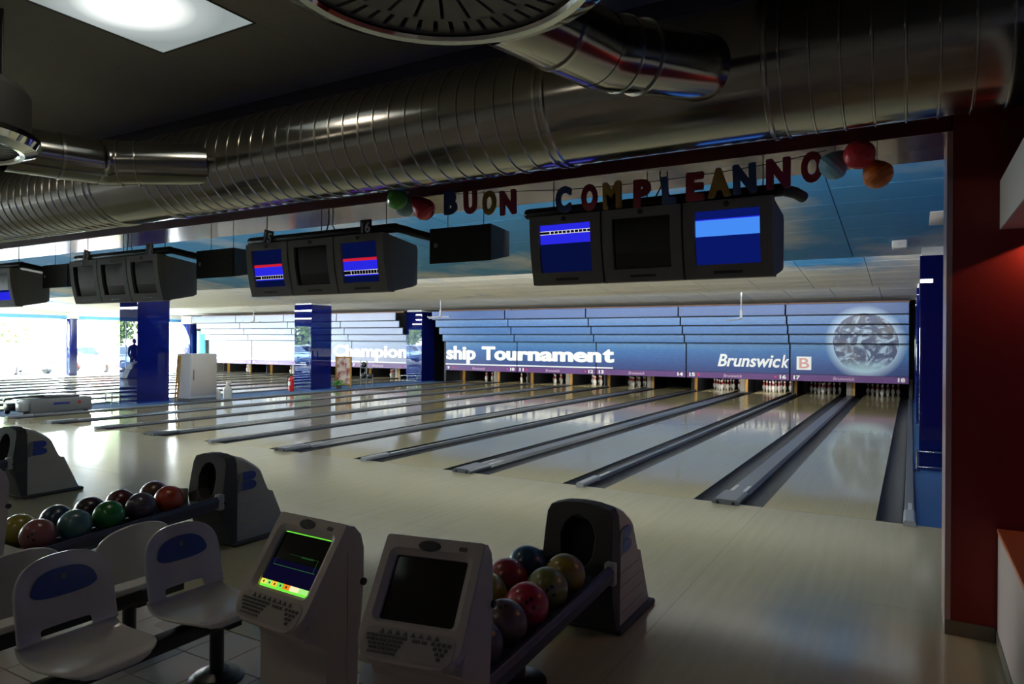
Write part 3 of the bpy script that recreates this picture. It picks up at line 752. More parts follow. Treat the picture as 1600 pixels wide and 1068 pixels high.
def diffuser(cx, cy, z, label, jx):
    d = thing('ceiling_diffuser', label, 'air diffuser', (cx, cy, z), 0, 'round ceiling diffusers')
    MB().lathe([(.60, .10), (.60, .40), (.57, .45), (.2, .47), (.0001, .47)], n=48, caps=False).build('drum', M_DRUM, d)
    MB().lathe([(.52, .018), (.53, .004), (.56, .0), (.635, .028), (.66, .07), (.655, .11), (.62, .125), (.60, .125)], n=64, caps=False).build('rim', M_CHROME, d)
    g = MB(); n = 72
    def annulus(r0, r1):
        vs = [(r * math.cos(2 * PI * i / n), r * math.sin(2 * PI * i / n), zz) for zz in (.03, .045) for r in (r0, r1) for i in range(n)]
        f = []
        for i in range(n):
            j = (i + 1) % n
            f += [(i, j, n + j, n + i), (2 * n + i, 3 * n + i, 3 * n + j, 2 * n + j), (i, 2 * n + i, 2 * n + j, j), (n + i, n + j, 3 * n + j, 3 * n + i)]
        g.add(vs, f)
    annulus(.505, .53); annulus(.385, .405); annulus(.13, .15)
    g.lathe([(.0001, .02), (.1, .022), (.135, .03), (.135, .045), (.0001, .045)], n=36)
    for N, r0, r1, wd in ((44, .40, .51, .70), (22, .14, .39, .62)):
        for i in range(N):
            q = 2 * PI * i / N; dq = PI / N
            if N == 44: a0, a1 = dq * wd, dq * wd
            else: a0, a1 = dq * .66, dq * .86
            vs = []
            for zz in (.03, .045):
                for r, a in ((r0, -a0), (r0, a0), (r1, a1), (r1, -a1)): vs.append((r * math.cos(q + a), r * math.sin(q + a), zz))
            g.add(vs, [(0, 1, 2, 3), (4, 7, 6, 5), (0, 4, 5, 1), (1, 5, 6, 2), (2, 6, 7, 3), (3, 7, 4, 0)])
    g.build('grille', M_GRILL, d)
    MB().lathe([(.0001, .10), (.58, .10), (.58, .11), (.0001, .11)], n=32).build('baffle', M_BLACK, d)
    for q in (.8, 3.9): MB().tube([(.45 * math.cos(q), .45 * math.sin(q), .45), (.45 * math.cos(q), .45 * math.sin(q), 4.0 - z)], .012).build('hanger_rod', M_WIRE, d)
    b = thing('branch_duct', 'short smooth metal branch duct joining the round diffuser to the ribbed duct, %s' % ('right' if cx > 0 else 'left'), 'duct', (cx, cy, z), 0, 'branch ducts')
    # elbow then straight run into the main duct
    p0, p1, p2 = (Vector(q) for q in jx)
    R = .185
    MB().tube([p0, p0.lerp(p1, .5)], R, 32, caps=False).build('elbow_section', M_STEEL, b)
    MB().tube([p0.lerp(p1, .5), p1], R + .003, 32, caps=False).build('elbow_section', M_STEEL, b)
    MB().tube([p1 - (p1 - p0).normalized() * .06, p1, p1 + (p2 - p1).normalized() * .12], R + .006, 32, caps=False).build('elbow_section', M_STEEL, b)
    MB().tube([p1 + (p2 - p1).normalized() * .1, p2 + (p2 - p1).normalized() * .2], R, 32, caps=False).build('straight_section', M_STEEL, b)
    dd = (p2 - p1).normalized()
    for t in (.12, .26): MB().tube([p1 + dd * t, p1 + dd * (t + .012)], R + .012, 32).build('seam_band', M_RIB, b)
    MB().tube([p0.lerp(p1, .5), p0.lerp(p1, .53)], R + .01, 32).build('seam_band', M_RIB, b)
    return d


diffuser(.284, -5.737, 3.0, 'large round ceiling diffuser with radial slots and chrome rim, top centre', ((-.12, .62, .21), (.05, 1.34, .22), (.36, 1.94, .29)))
diffuser(-4.02, -5.64, 3.03, 'round dark drum diffuser with bright chrome rim at the left edge', ((-.42, .66, .2), (-.28, 1.36, .22), (.16, 1.82, .26)))

# ------------------------------------------------------------------ monitors
MW, MH = .625, .545


def fy(z): return .015 + .085 * (1 - z / MH) ** 2 - .0 * z


def emi(rgb, s=1.0): return emat('screen_%d_%d_%d' % rgb, S(*rgb), s)


E_BL, E_BB, E_DB, E_LB, E_RD, E_WH, E_BK, E_MB = emi((40, 40, 225)), emi((28, 22, 200)), emi((6, 14, 58)), emi((70, 140, 245)), emi((200, 30, 50)), emi((220, 220, 225)), emi((4, 4, 10)), emi((8, 22, 100))


def monitor(group_lbl, label, x, bands):
    """bands: list of (z fraction low, high, material or 'score')"""
    m = thing('overhead_monitor', label, 'monitor', (x, -2.735, 2.20), 0, 'overhead monitors')
    h = MW / 2 - .004; nz = 12
    zs = [MH * i / nz for i in range(nz + 1)]
    # bezel: ring on the curved face between outer rect and screen rect
    sx0, sx1, sz0, sz1 = -.225, .225, .095, .475
    def face_grid(xs, zs_, dy, skip=None, mi=0):
        mb = MB(); vs = [(xx, fy(z) + dy, z) for z in zs_ for xx in xs]; nX = len(xs); fs = []
        for j in range(len(zs_) - 1):
            for i in range(nX - 1):
                if skip and skip((xs[i] + xs[i + 1]) / 2, (zs_[j] + zs_[j + 1]) / 2): continue
                fs.append((j * nX + i, j * nX + i + 1, (j + 1) * nX + i + 1, (j + 1) * nX + i))
        return mb.add(vs, fs, 0, True)
    zz = sorted(set([round(q, 4) for q in zs + [sz0, sz1]])); xx = [-h, -h + .02, sx0, -.1, .1, sx1, h - .02, h]
    bz = face_grid(xx, zz, 0, lambda a, c: sx0 < a < sx1 and sz0 < c < sz1)
    # inner reveal of the screen opening and outer wrap
    zi = [z for z in zz if sz0 <= z <= sz1]
    for sx in (sx0, sx1):
        vs = [(sx, fy(z), z) for z in zi] + [(sx, fy(z) + .03, z) for z in zi]; k = len(zi)
        bz.add(vs, [(i, i + 1, k + i + 1, k + i) for i in range(k - 1)])
    for z in (sz0, sz1): bz.add([(sx0, fy(z), z), (sx1, fy(z), z), (sx1, fy(z) + .03, z), (sx0, fy(z) + .03, z)], [(0, 1, 2, 3)])
    k = len(zz)
    for s in (-h, h):
        vs = [(s, fy(z), z) for z in zz] + [(s, fy(z) + .09, z) for z in zz]
        bz.add(vs, [(i, i + 1, k + i + 1, k + i) for i in range(k - 1)], 0, False)
    for z in (0, MH): bz.add([(-h, fy(z), z), (h, fy(z), z), (h, fy(z) + .09, z), (-h, fy(z) + .09, z)], [(0, 1, 2, 3)])
    bz.build('bezel', M_BEZ, m, bevel=.008)
    sh_ = MB(); prof = []
    p = [(fy(0) + .07, .006), (.5, .075), (.545, .10), (.55, .44), (.53, .485), (fy(MH) + .07, MH - .004)]
    q = [(fy(z) + .07, z) for z in zz[1:-1]][::-1]
    sh_.prism(p + q, 0, -h + .006, h - .006); sh_.build('rear_shell', M_SHELL, m, bevel=.012)
    mats = []; sc = MB(); xs = [sx0, sx1]
    def band(x0, x1, a, c, mt, dy=.028):
        if mt not in mats: mats.append(mt)
        n = max(1, int((c - a) / .03)); zq = [a + (c - a) * i / n for i in range(n + 1)]
        vs = [(xv, fy(z) + dy, z) for z in zq for xv in (x0, x1)]
        sc.add(vs, [(2 * i, 2 * i + 1, 2 * i + 3, 2 * i + 2) for i in range(n)], mats.index(mt), True)
    if not bands: band(sx0, sx1, sz0, sz1, M_GLASS)
    for a, c, mt in bands:
        z0, z1 = sz0 + (sz1 - sz0) * a, sz0 + (sz1 - sz0) * c
        if mt == 'score':
            band(sx0, sx1, z0, z1, E_WH); t = (z1 - z0) * (.16 if len(bands) == 4 else .1)
            band(sx0, sx0 + .085, z0 + t, z1 - t, E_BK, .0265)
            for i in range(10):
                u = sx0 + .092 + i * .0355; band(u + (.003 if len(bands) == 4 else .001), u + (.0315 if len(bands) == 4 else .0335), z0 + t, z1 - t, E_BK, .0265)
        else: band(sx0, sx1, z0, z1, mt)
    sc.build('screen', mats, m)
    MB().box(-.10, .10, fy(.04) - .003, fy(.04) + .01, .03, .05).build('name_plate', M_BLACK, m)
    MB().cyl((0, fy(.515) - .006, .513), (0, fy(.515) + .01, .513), .02, n=16).build('badge', M_BLACK, m)
    return m


grp = [(-.045, 'nearest three monitors, behind the birthday banner'), (-3.475, 'monitors under the signs fifteen and sixteen'), (-6.90, 'three monitors that are switched off'), (-10.33, 'farthest monitors at the left picture edge')]
SCR = {(0, 0): [(0, .60, E_DB), (.60, .80, E_BL), (.80, .875, 'score'), (.875, 1, E_BL)],
       (0, 2): [(0, .53, E_MB), (.53, .83, E_LB), (.83, .85, E_BL), (.85, 1, E_MB)],
       (1, 0): [(0, .18, E_DB), (.18, .21, E_BL), (.21, .31, 'score'), (.31, .54, E_BL), (.54, .61, E_RD), (.61, 1, E_DB)],
       (1, 2): [(0, .17, E_DB), (.17, .20, E_BL), (.20, .31, 'score'), (.31, .54, E_BL), (.54, .61, E_RD), (.61, 1, E_DB)],
       (3, 2): [(0, .30, E_BL), (.30, .38, E_MB), (.38, 1, M_GLASS)]}
desc = {(0, 0): 'grey overhead monitor showing a blue score sheet, left of the nearest three', (0, 1): 'grey overhead monitor with black screen between two blue screens, nearest rack',
        (0, 2): 'grey overhead monitor with a bright light blue band, right of the nearest three', (1, 0): 'grey overhead monitor with red and blue score bands, beneath the sign fifteen', (1, 1): 'grey overhead monitor with black screen, between the two showing red and blue bands',
        (1, 2): 'grey overhead monitor with red and blue score bands, beneath the sign sixteen', (2, 0): 'grey overhead monitor switched off, left of the third rack from the right', (2, 1): 'grey overhead monitor switched off, middle of the third rack from the right',
        (2, 2): 'grey overhead monitor switched off, right of the third rack from the right', (3, 0): 'grey overhead monitor switched off, left one of the farthest rack', (3, 1): 'grey overhead monitor switched off, middle one of the farthest rack', (3, 2): 'grey overhead monitor with blue strip at its foot, by the left picture edge'}
for gi, (gx, gn) in enumerate(grp):
    for mi_ in range(3): monitor(gn, desc[(gi, mi_)], gx + (mi_ - 1) * .632, SCR.get((gi, mi_), []))
    r = thing('monitor_rack', 'black hanging pipe that carries the %s' % gn, 'monitor rack', (gx, -2.58, 2.80), 0, 'monitor racks')
    MB().rbox(-1.06, 1.02, -.045, .045, -.045, .045, .04, 3).build('pipe', M_PIPE, r)
    MB().tube([(.98, .0, 0), (1.06, .05, -.02), (1.10, .13, -.04)] + ([(1.2, .25, -.07)] if gi else []), .04, 12).build('elbow', M_PIPE, r)
    for q in (-.85, -.45, -.2, .2, .45, .85): MB().tube([(q, 0, -.04), (q, .05, -.075)], .012, 6).build('clamp', M_PIPE, r)
    for q in (-.80, .0, .85): MB().tube([(q, .02, .04), (q, .02, .21)], .005, 6).build('suspension_wire', M_WIRE, r)
    MB().tube([(.1, .02, .21), (.12, .0, .12), (.06, .03, .04)], .007, 6).tube([(.16, .02, .21), (.13, .04, .1), (.18, .03, .04)], .006, 6).build('cable', M_WIRE, r)
    if gi in (1, 2):
        a_, b_ = (('15', '16'), ('13', '14'))[gi - 1]
        for q, s, tl in ((-.70, a_, .25), (.66, b_, 0)):
            sg = MB().box(-.07, .07, -.058, -.050, -.055, .085).build('number_plate', M_PIPE, r, (q, 0, .01), (0, tl, 0))
            fit_text(s, .11, .10, M_STICK, 'numeral', sg, (-.055, -.060, -.04), .002, .02)
for k, x in ((1, -1.88), (2, -5.32), (3, -8.78)):
    s = thing('loudspeaker', 'black wedge loudspeaker hanging to the right of the %s monitor rack' % ('second', 'third', 'farthest')[k - 1], 'loudspeaker', (x, -2.42, 2.46), 0, 'hanging loudspeakers')
    a = .34
    vs = [(-a, 0, 0), (a, 0, .0), (a, 0, .33), (-a, 0, .33), (-a * .78, .46, .09), (a * .78, .46, .09), (a * .78, .46, .33), (-a * .78, .46, .33)]
    MB().add(vs, [(0, 1, 2, 3), (4, 7, 6, 5), (0, 4, 5, 1), (3, 2, 6, 7), (0, 3, 7, 4), (1, 5, 6, 2)]).build('cabinet', M_SPK, s, bevel=.006)
    MB().box(-a + .02, a - .02, -.008, -.0005, .02, .31).build('grille', M_SPK, s)
    MB().box(-a + .06, -a + .10, -.011, -.0085, .15, .19).build('badge', M_CAPEND, s)
    for q in (-.2, .2): MB().tube([(q, .1, .33), (q, .1, .55)], .004, 6).build('suspension_wire', M_WIRE, s)

# ------------------------------------------------------------------ birthday banner and balloons
LETC = {'b': mat('foil_blue', S(58, 78, 124), 0.45), 'r': mat('foil_red', S(156, 36, 50), 0.45), 'y': mat('foil_yellow', S(168, 132, 56), 0.45), 'p': mat('foil_wine', S(140, 32, 70), 0.45)}
cname = {'b': 'blue', 'r': 'red', 'y': 'yellow', 'p': 'wine red'}
BAN = [('B', -1.700, 2.916, 'b', 'first letter of BUON'), ('U', -1.497, 2.902, 'r', 'second letter of BUON'), ('O', -1.313, 2.879, 'y', 'third letter of BUON'), ('N', -1.129, 2.862, 'p', 'last letter of BUON'),
       ('C', -.633, 2.84, 'b', 'first letter of COMPLEANNO'), ('O', -.412, 2.833, 'r', 'second letter of COMPLEANNO'), ('M', -.225, 2.829, 'y', 'third letter of COMPLEANNO'), ('P', .005, 2.824, 'r', 'fourth letter of COMPLEANNO'),
       ('L', .21, 2.822, 'b', 'fifth letter of COMPLEANNO'), ('E', .394, 2.83, 'r', 'sixth letter of COMPLEANNO'), ('A', .563, 2.838, 'y', 'seventh letter of COMPLEANNO'), ('N', .734, 2.846, 'b', 'eighth letter of COMPLEANNO'),
       ('N', .948, 2.86, 'p', 'ninth letter of COMPLEANNO'), ('O', 1.152, 2.878, 'r', 'last letter of COMPLEANNO')]
for ch, x, z, c, d in BAN:
    wd = {'M': .15, 'N': .155, 'L': .105, 'E': .13, 'A': .16}.get(ch, .135)
    o = fit_text(ch, wd, .205, LETC[c], 'banner_letter', None, (x - wd / 2, -2.815, z - .1), .006, .03, bold=.05)
    o.rotation_euler = (PI / 2, random.uniform(-.04, .04), 0)
    tag(o, '%s card letter %s, %s banner' % (cname[c], ch, d), 'letter', 'birthday banner letters')
st = MB().tube([(-1.76, -2.803, 3.0), (-1.4, -2.803, 2.975), (-1.0, -2.803, 2.95), (-.6, -2.803, 2.92), (0, -2.803, 2.905), (.5, -2.803, 2.915), (.95, -2.803, 2.94), (1.24, -2.803, 2.98)], .003, 6).build('banner_string', M_WIRE)
tag(st, 'thin cord holding the birthday banner letters under the beam', 'cord')
BC = {n_: mat('balloon_' + n_, S(*c), 0.35, coat=.3) for n_, c in (('pale_blue', (140, 190, 206)), ('green', (84, 180, 64)), ('red', (214, 46, 54)), ('orange', (216, 116, 40)))}
for nm, x, z, dy, dirn, lb in (('pale_blue', -2.18, 2.932, .06, (-.3, 0, -1), 'pale blue balloon behind the green one, left balloon cluster'), ('green', -2.125, 2.955, -.1, (0, -1, .1), 'green balloon in the left balloon cluster'), ('red', -1.925, 2.875, .0, (.75, 0, -.65), 'elongated red balloon in the left cluster above the loudspeaker'),
                       ('pale_blue', 1.294, 2.866, .03, (-.6, 0, -.6), 'pale blue balloon beside the last banner letter'), ('red', 1.44, 2.872, -.1, (.1, -1, .2), 'round red balloon in the right balloon cluster'), ('orange', 1.529, 2.785, .04, (.5, 0, -.7), 'orange balloon lowest in the right balloon cluster')):
    b = thing('balloon', lb, 'balloon', (x, -2.90 + dy, z), 0, 'party balloons')
    r = .092 if nm != 'red' or x > 0 else .098
    L_ = 1.6 if (nm == 'red' and x < 0) else 1.08
    prof = [(.0001, -1.12 * L_), (.10, -1.08 * L_), (.45, -.78 * L_), (.8, -.35 * L_), (.98, .05), (.97, .35), (.75, .72), (.42, .93), (.0001, 1.03)]
    o = MB().lathe([(a * r, c * r) for a, c in prof], n=24).build('envelope', BC[nm], b)
    kn = MB().lathe([(.0001, -1.1 * L_ * r), (.012, -1.1 * L_ * r - .016), (.0001, -1.1 * L_ * r - .012)], n=10).build('knot', BC[nm], b)
    q_ = Vector(dirn).to_track_quat('Z', 'Y').to_euler(); o.rotation_euler = q_; kn.rotation_euler = q_
    MB().tube([(0, 0, r * .9), (0, -dy * .5 + .06, 3.0 - z), (0, .119 - dy, 3.03 - z)], .002, 6).build('ribbon', M_WIRE, b)
    ss = o.modifiers.new('s', 'SUBSURF'); ss.levels = ss.render_levels = 1

# ------------------------------------------------------------------ ball returns
def ztop(y): return .46 + .06 * (y + 3.97)


def ball_return(cx, label, rack_label=None):
    b = thing('ball_return', label, 'ball return', (cx, -3.5, 0), 0, 'ball returns')
    oy = -3.5
    def P(y): return y - oy
    prof = [(-3.79, .02), (-3.79, .35), (-3.79, .42), (-3.79, .74), (-3.77, .745), (-3.68, .715), (-3.56, .64), (-3.535, .615), (-3.455, .415), (-3.405, .40), (-3.245, .04), (-3.24, .02)]
    h = MB(); xs = [-.215, -.21, -.15, 0, .15, .21, .215]; add = [-.03, -.012, .01, .02, .01, -.012, -.03]
    n = len(prof); vs = []
    for x, a in zip(xs, add):
        for y, z in prof: vs.append((x * (1 - .06 * max(0, z - .3)), P(y), z + (a if z > .6 else 0)))
    fs = [(k * n + i, k * n + (i + 1) % n, (k + 1) * n + (i + 1) % n, (k + 1) * n + i) for k in range(len(xs) - 1) for i in range(n)]
    h.add(vs, fs, 0, False); h.add(vs[:n], [tuple(range(n))]); h.add(vs[-n:], [tuple(range(n))])
    h.build('hood', M_HOOD, b, bevel=.012)
    # charcoal front shell with an oval mouth
    f = MB(); N = 40; ecx, ecz, ea, eb = 0.0, .545, .115, .155
    def yfront(z): return P(-3.90 + (-.035 if z < .42 else -.035 + (z - .42) * .17)) if z > .35 else P(-3.935 + (.35 - z) * .28)
    outer = []
    pts = [(-.222, .03), (-.222, .2), (-.225, .42), (-.22, .6), (-.213, .70), (-.19, .745), (-.1, .768), (0, .774), (.1, .768), (.19, .745), (.213, .70), (.22, .6), (.225, .42), (.222, .2), (.222, .03), (.1, .03), (-.1, .03)]
    inner = [(ecx + ea * math.cos(t), ecz + eb * math.sin(t)) for t in [math.atan2(z - ecz, x - ecx) for x, z in pts]]
    mid = [((a[0] + c[0]) / 2, (a[1] + c[1]) / 2) for a, c in zip(pts, inner)]
    K = len(pts)
    rings = [[(x, P(-3.785), z) for x, z in pts], [(x, yfront(z), z) for x, z in pts], [(x, yfront(z), z) for x, z in mid], [(x, yfront(z), z) for x, z in inner], [(x, yfront(z) + .11, z) for x, z in inner]]
    vs = [v for r_ in rings for v in r_]
    f.add(vs, [(r_ * K + i, r_ * K + (i + 1) % K, (r_ + 1) * K + (i + 1) % K, (r_ + 1) * K + i) for r_ in range(4) for i in range(K)], 0, False)
    f.build('front_shell', M_HOODD, b, bevel=.006)
    MB().add([(x, yfront(z) + .105, z) for x, z in inner], [tuple(range(K))]).build('mouth', M_BLACK, b)
    MB().rbox(-.25, .25, P(-3.83), P(-3.2), 0, .035, .015, 2).build('plinth', M_HOODD, b)
    for s in (-1, 1):
        # raised emblem on the side: a grey stem and two blue lobes
        xo = s * .2125
        def pr(poly, nm, m_, t=.008):
            MB().prism([(P(y), z) for y, z in poly], 0, xo - .004 * s, xo + t * s).build(nm, m_, b)
        pr([(-3.80, .44), (-3.765, .60), (-3.72, .612), (-3.735, .455)], 'emblem_stem', M_HOODG)
        up = [(-3.72, .535), (-3.715, .612)] + [(-3.635 + .045 * math.cos(t), .575 + .036 * math.sin(t)) for t in [PI / 2 - PI * i / 8 for i in range(9)]]
        lo = [(-3.733, .455), (-3.722, .530)] + [(-3.635 + .05 * math.cos(t), .495 + .036 * math.sin(t)) for t in [PI / 2 - PI * i / 8 for i in range(9)]]
        pr(up, 'emblem_lobe', M_HOODB); pr(lo, 'emblem_lobe', M_HOODB)
        for z in (.10, .18, .26, .34): MB().box(min(xo, xo + .003 * s) + .003 * s, max(xo, xo + .003 * s) + .003 * s, P(-3.8), P(-3.30 - z * .25), z, z + .006).build('side_rib', M_HOOD, b)
    return b


def ball_rack(cx, label):
    r = thing('ball_rack', label, 'ball rack', (cx, -4.7, 0), 0, 'ball racks')
    oy = -4.7; y0, y1 = -5.42, -3.95
    def P(y): return y - oy
    for s in (-1, 1):
        x = s * .235
        vs = []
        for y in (y0, y1):
            z = ztop(y)
            for dx, dz in ((-.022, -.10), (.022, -.09), (.028, -.03), (.012, 0), (-.012, -.002), (-.024, -.03)): vs.append((x + dx * s, P(y), z + dz))
        MB().add(vs, [(i, (i + 1) % 6, 6 + (i + 1) % 6, 6 + i) for i in range(6)] + [tuple(range(6)), tuple(range(6, 12))]).build('rail', M_RAIL, r, bevel=.006)
        MB().rbox(x - .032, x + .032, P(-3.995), P(-3.94), .345, .475, .012, 2).build('clip', M_CLIP, r)
        MB().cyl((x + .034 * s, P(-3.94), .40), (x + .030 * s, P(-3.94), .40), .012, n=10).build('clip_bolt', M_BLACK, r)
    vs = [(-.215, P(y0), ztop(y0) - .10), (0, P(y0), ztop(y0) - .085), (.215, P(y0), ztop(y0) - .10), (-.215, P(y1), ztop(y1) - .10), (0, P(y1), ztop(y1) - .085), (.215, P(y1), ztop(y1) - .10)]
    vs += [(x, y, z - .02) for x, y, z in vs]
    MB().add(vs, [(0, 1, 4, 3), (1, 2, 5, 4), (6, 9, 10, 7), (7, 10, 11, 8), (0, 3, 9, 6), (2, 8, 11, 5), (0, 6, 7, 1), (1, 7, 8, 2), (3, 4, 10, 9), (4, 5, 11, 10)]).build('tray', M_RAIL, r)
    ec = [(-.27, P(y0) + .03), (-.26, P(y0) - .08), (-.18, P(y0) - .18), (0, P(y0) - .21), (.18, P(y0) - .18), (.26, P(y0) - .08), (.27, P(y0) + .03)]
    MB().prism(ec, 2, ztop(y0) - .11, ztop(y0) + .005).build('end_cap', M_CLIP, r, bevel=.02, seg=3)
    for y in (-4.62, -5.25):
        MB().cyl((-.03, P(y), .0), (-.03, P(y), ztop(y) - .1), .065, .05, n=20).build('leg', M_HOODD, r)
        MB().lathe([(.17, 0), (.17, .012), (.12, .03), (.07, .045), (.0001, .05)], (-.03, P(y), 0), n=28).build('foot', M_FRAME, r)


ball_return(0.0, 'beige ball return hood with dark mouth, nearest, right of the two terminals')
ball_return(-PP, 'beige ball return hood with blue emblem behind the white seats')
ball_return(-2 * PP, 'beige ball return hood with blue emblem at the left picture edge')
ball_return(-28.5, 'beige ball return hood beside the distant left windows')
ball_rack(0.0, 'slate ball rack with balls behind the dark-screened terminal')
ball_rack(-PP, 'slate ball rack with a row of colourful balls behind the white seats')
ball_rack(-2 * PP, 'slate ball rack at the left picture edge')
ball_rack(-28.5, 'slate ball rack beside the distant left windows')


def ball(x, y, c, label, c2=None, holes=None, grp='bowling balls on the near racks'):
    m = mat('ball_' + label.split(',')[0].replace(' ', '_'), S(*c), 0.3, coat=.15, var=.3, vscale=9, col2=S(*c2) if c2 else None)
    z = ztop(y) + .05
    b = thing('bowling_ball', label, 'bowling ball', (x, y, z), 0, grp)
    MB().sphere((0, 0, 0), .108, 32, 18).build('ball', m, b)
    # finger holes
    hd = Vector(holes if holes else (random.uniform(-.5, .6), -.6, random.uniform(.3, .9))).normalized()
    a = hd.orthogonal().normalized(); e = hd.cross(a)
    for u, v in ((-.013, .0), (.013, .0), (.0, .04)):
        d = (hd * .108 + a * u + e * v).normalized()
        MB().cyl(d * .1085, d * .1055, .0095, n=12).build('finger_hole', M_BLACK, b)


NR, FR = .115, -.13
for x, y, c, c2, l, ho in (
        (NR, -4.32, (150, 136, 40), (120, 96, 34), 'yellow ochre bowling ball, nearest to the dark hood mouth', (-.9, -.2, .5)),
        (NR, -4.535, (110, 128, 54), (120, 104, 60), 'olive green bowling ball with finger holes facing the viewer', (.55, -.8, .35)),
        (NR, -4.75, (196, 34, 66), (150, 30, 50), 'pink-red bowling ball in the near row behind the dark terminal', (.5, -.7, .5)),
        (NR, -4.965, (66, 44, 48), (110, 84, 84), 'dark brown marbled bowling ball beside the dark terminal', (.2, -.4, .9)),
        (NR, -5.18, (56, 46, 64), None, 'dark violet bowling ball, lowest beside the dark terminal', (0, 0, 1)),
        (FR, -4.30, (44, 96, 122), (24, 40, 60), 'steel blue bowling ball behind the olive one', (-.9, .3, .4)),
        (FR, -4.515, (160, 30, 40), (120, 24, 34), 'red bowling ball in the far row beside the dark terminal', (.1, -.9, .3)),
        (FR, -4.73, (120, 130, 40), None, 'yellow green bowling ball half hidden by the dark terminal', (-.5, .3, .7)),
        (-PP + NR, -4.335, (190, 76, 34), (150, 44, 30), 'bright orange bowling ball at the hood end of the left rack', (-.8, .1, .6)),
        (-PP + NR, -4.56, (78, 74, 92), (64, 52, 66), 'grey purple bowling ball next to the orange one', (-.5, .5, .8)),
        (-PP + NR, -4.80, (30, 132, 52), (24, 96, 44), 'bright green bowling ball in the middle of the left rack', (-.5, .5, .8)),
        (-PP + NR, -5.035, (84, 128, 132), (60, 92, 92), 'pale teal bowling ball between the green and the pink ball', (-.5, .5, .8)),
        (-PP + NR, -5.27, (150, 84, 84), (112, 62, 66), 'dusty pink bowling ball at the near end of the left rack', (.6, -.7, .25)),
        (-PP + FR, -4.30, (112, 64, 48), (60, 40, 40), 'reddish brown bowling ball behind the orange one', (-.5, .5, .8)),
        (-PP + FR, -4.57, (110, 30, 36), (70, 20, 30), 'dark red bowling ball behind the grey purple one', (-.5, .5, .8)),
        (-PP + FR, -4.80, (60, 26, 48), (34, 18, 34), 'dark plum bowling ball behind the green one', (-.5, .5, .8)),
        (-PP + FR, -5.03, (24, 70, 104), (16, 34, 62), 'deep blue bowling ball behind the pale teal one', (-.5, .5, .8)),
        (-PP + FR, -5.27, (160, 152, 44), (120, 110, 40), 'lime yellow bowling ball at the left end of the left rack', (-.5, .5, .8)),
        (-28.5 + NR, -4.15, (180, 50, 50), None, 'red bowling ball on the distant rack, nearer its hood', None),
        (-28.5 + FR, -4.4, (170, 44, 60), None, 'dark pink bowling ball on the distant rack by the windows', None)):
    ball(x, y, c, l, c2, ho)

# ------------------------------------------------------------------ seats
SP = [(.205, .404), (.201, .416), (.190, .428), (.165, .436), (.13, .438), (.07, .434), (0, .430), (-.07, .430), (-.125, .438), (-.163, .462), (-.184, .505), (-.196, .56), (-.206, .615), (-.214, .665), (-.221, .71), (-.2275, .75), (-.232, .777), (-.2355, .795), (-.238, .806), (-.239, .811)]
SWD = [.085, .128, .158, .184, .200, .211, .215, .214, .211, .207, .204, .203, .203, .202, .196, .178, .150, .115, .072, .03]


def seat_pt(s, t):
    """s 0..1 along the profile, t -1..1 across"""
    f = s * (len(SP) - 1); i = min(int(f), len(SP) - 2); u = f - i
    def cm(g):
        a, b, c, d = g(max(i - 1, 0)), g(i), g(i + 1), g(min(i + 2, len(SP) - 1))
        return .5 * (2 * b + (c - a) * u + (2 * a - 5 * b + 4 * c - d) * u * u + (3 * b - a - 3 * c + d) * u ** 3)
    x = cm(lambda k: SP[k][0]); z = cm(lambda k: SP[k][1]); wd = cm(lambda k: SWD[k])
    lift = .03 * abs(wd * t / .205) ** 2.2
    if s < .5: z += lift * (.6 if s > .08 else .2); 
    else: x += lift * 1.1 * (1 - .8 * ((s - .5) / .5) ** 2)
    return Vector((x, wd * t, z))


def make_seat(label):
    s = thing('moulded_seat', label, 'seat', (0, 0, 0), 0, 'moulded plastic seats')
    ns, ntt = 76, 20; vs = [seat_pt(i / ns, -1 + 2 * j / ntt) for i in range(ns + 1) for j in range(ntt + 1)]; fs = []
    for i in range(ns):
        for j in range(ntt):
            sm, t = (i + .5) / ns, -1 + 2 * (j + .5) / ntt
            if .495 < sm < .535 and abs(t) < .5: continue
            fs.append((i * (ntt + 1) + j, i * (ntt + 1) + j + 1, (i + 1) * (ntt + 1) + j + 1, (i + 1) * (ntt + 1) + j))
    o = MB().add(vs, fs, 0, True).build('shell', M_SEAT, s, recalc=False)
    so = o.modifiers.new('solid', 'SOLIDIFY'); so.thickness = .014; so.offset = -1
    su = o.modifiers.new('sub', 'SUBSURF'); su.levels = 1; su.render_levels = 2
    # blue oval inlay on the front of the back
    vs = []; fs = []; na, nr = 36, 6
    for k in range(nr + 1):
        for a in range(na):
            q = 2 * PI * a / na; e = 2.6
            cx_ = math.copysign(abs(math.cos(q)) ** (2 / e), math.cos(q)); cy_ = math.copysign(abs(math.sin(q)) ** (2 / e), math.sin(q))
            rr = k / nr
            sy = .085 if cy_ > 0 else .055
            p = seat_pt(.705 + sy * cy_ * rr, .66 * cx_ * rr * (1 - .12 * cy_)); vs.append(p + Vector((.0045, 0, .0012)))
    for k in range(nr):
        for a in range(na): fs.append((k * na + a, k * na + (a + 1) % na, (k + 1) * na + (a + 1) % na, (k + 1) * na + a))
    MB().add(vs, fs, 0, True).build('blue_inlay', M_SEATB, s)
    MB().box(-.01, .01, -.01, .01, 0, .002).build('inlay_badge', M_HOODG, s, seat_pt(.74, 0) + Vector((.007, 0, 0)), (0, PI / 2 - .15, 0))
    MB().box(-.13, .13, -.09, .09, .375, .424).build('mount_bracket', M_FRAME, s)
    return s


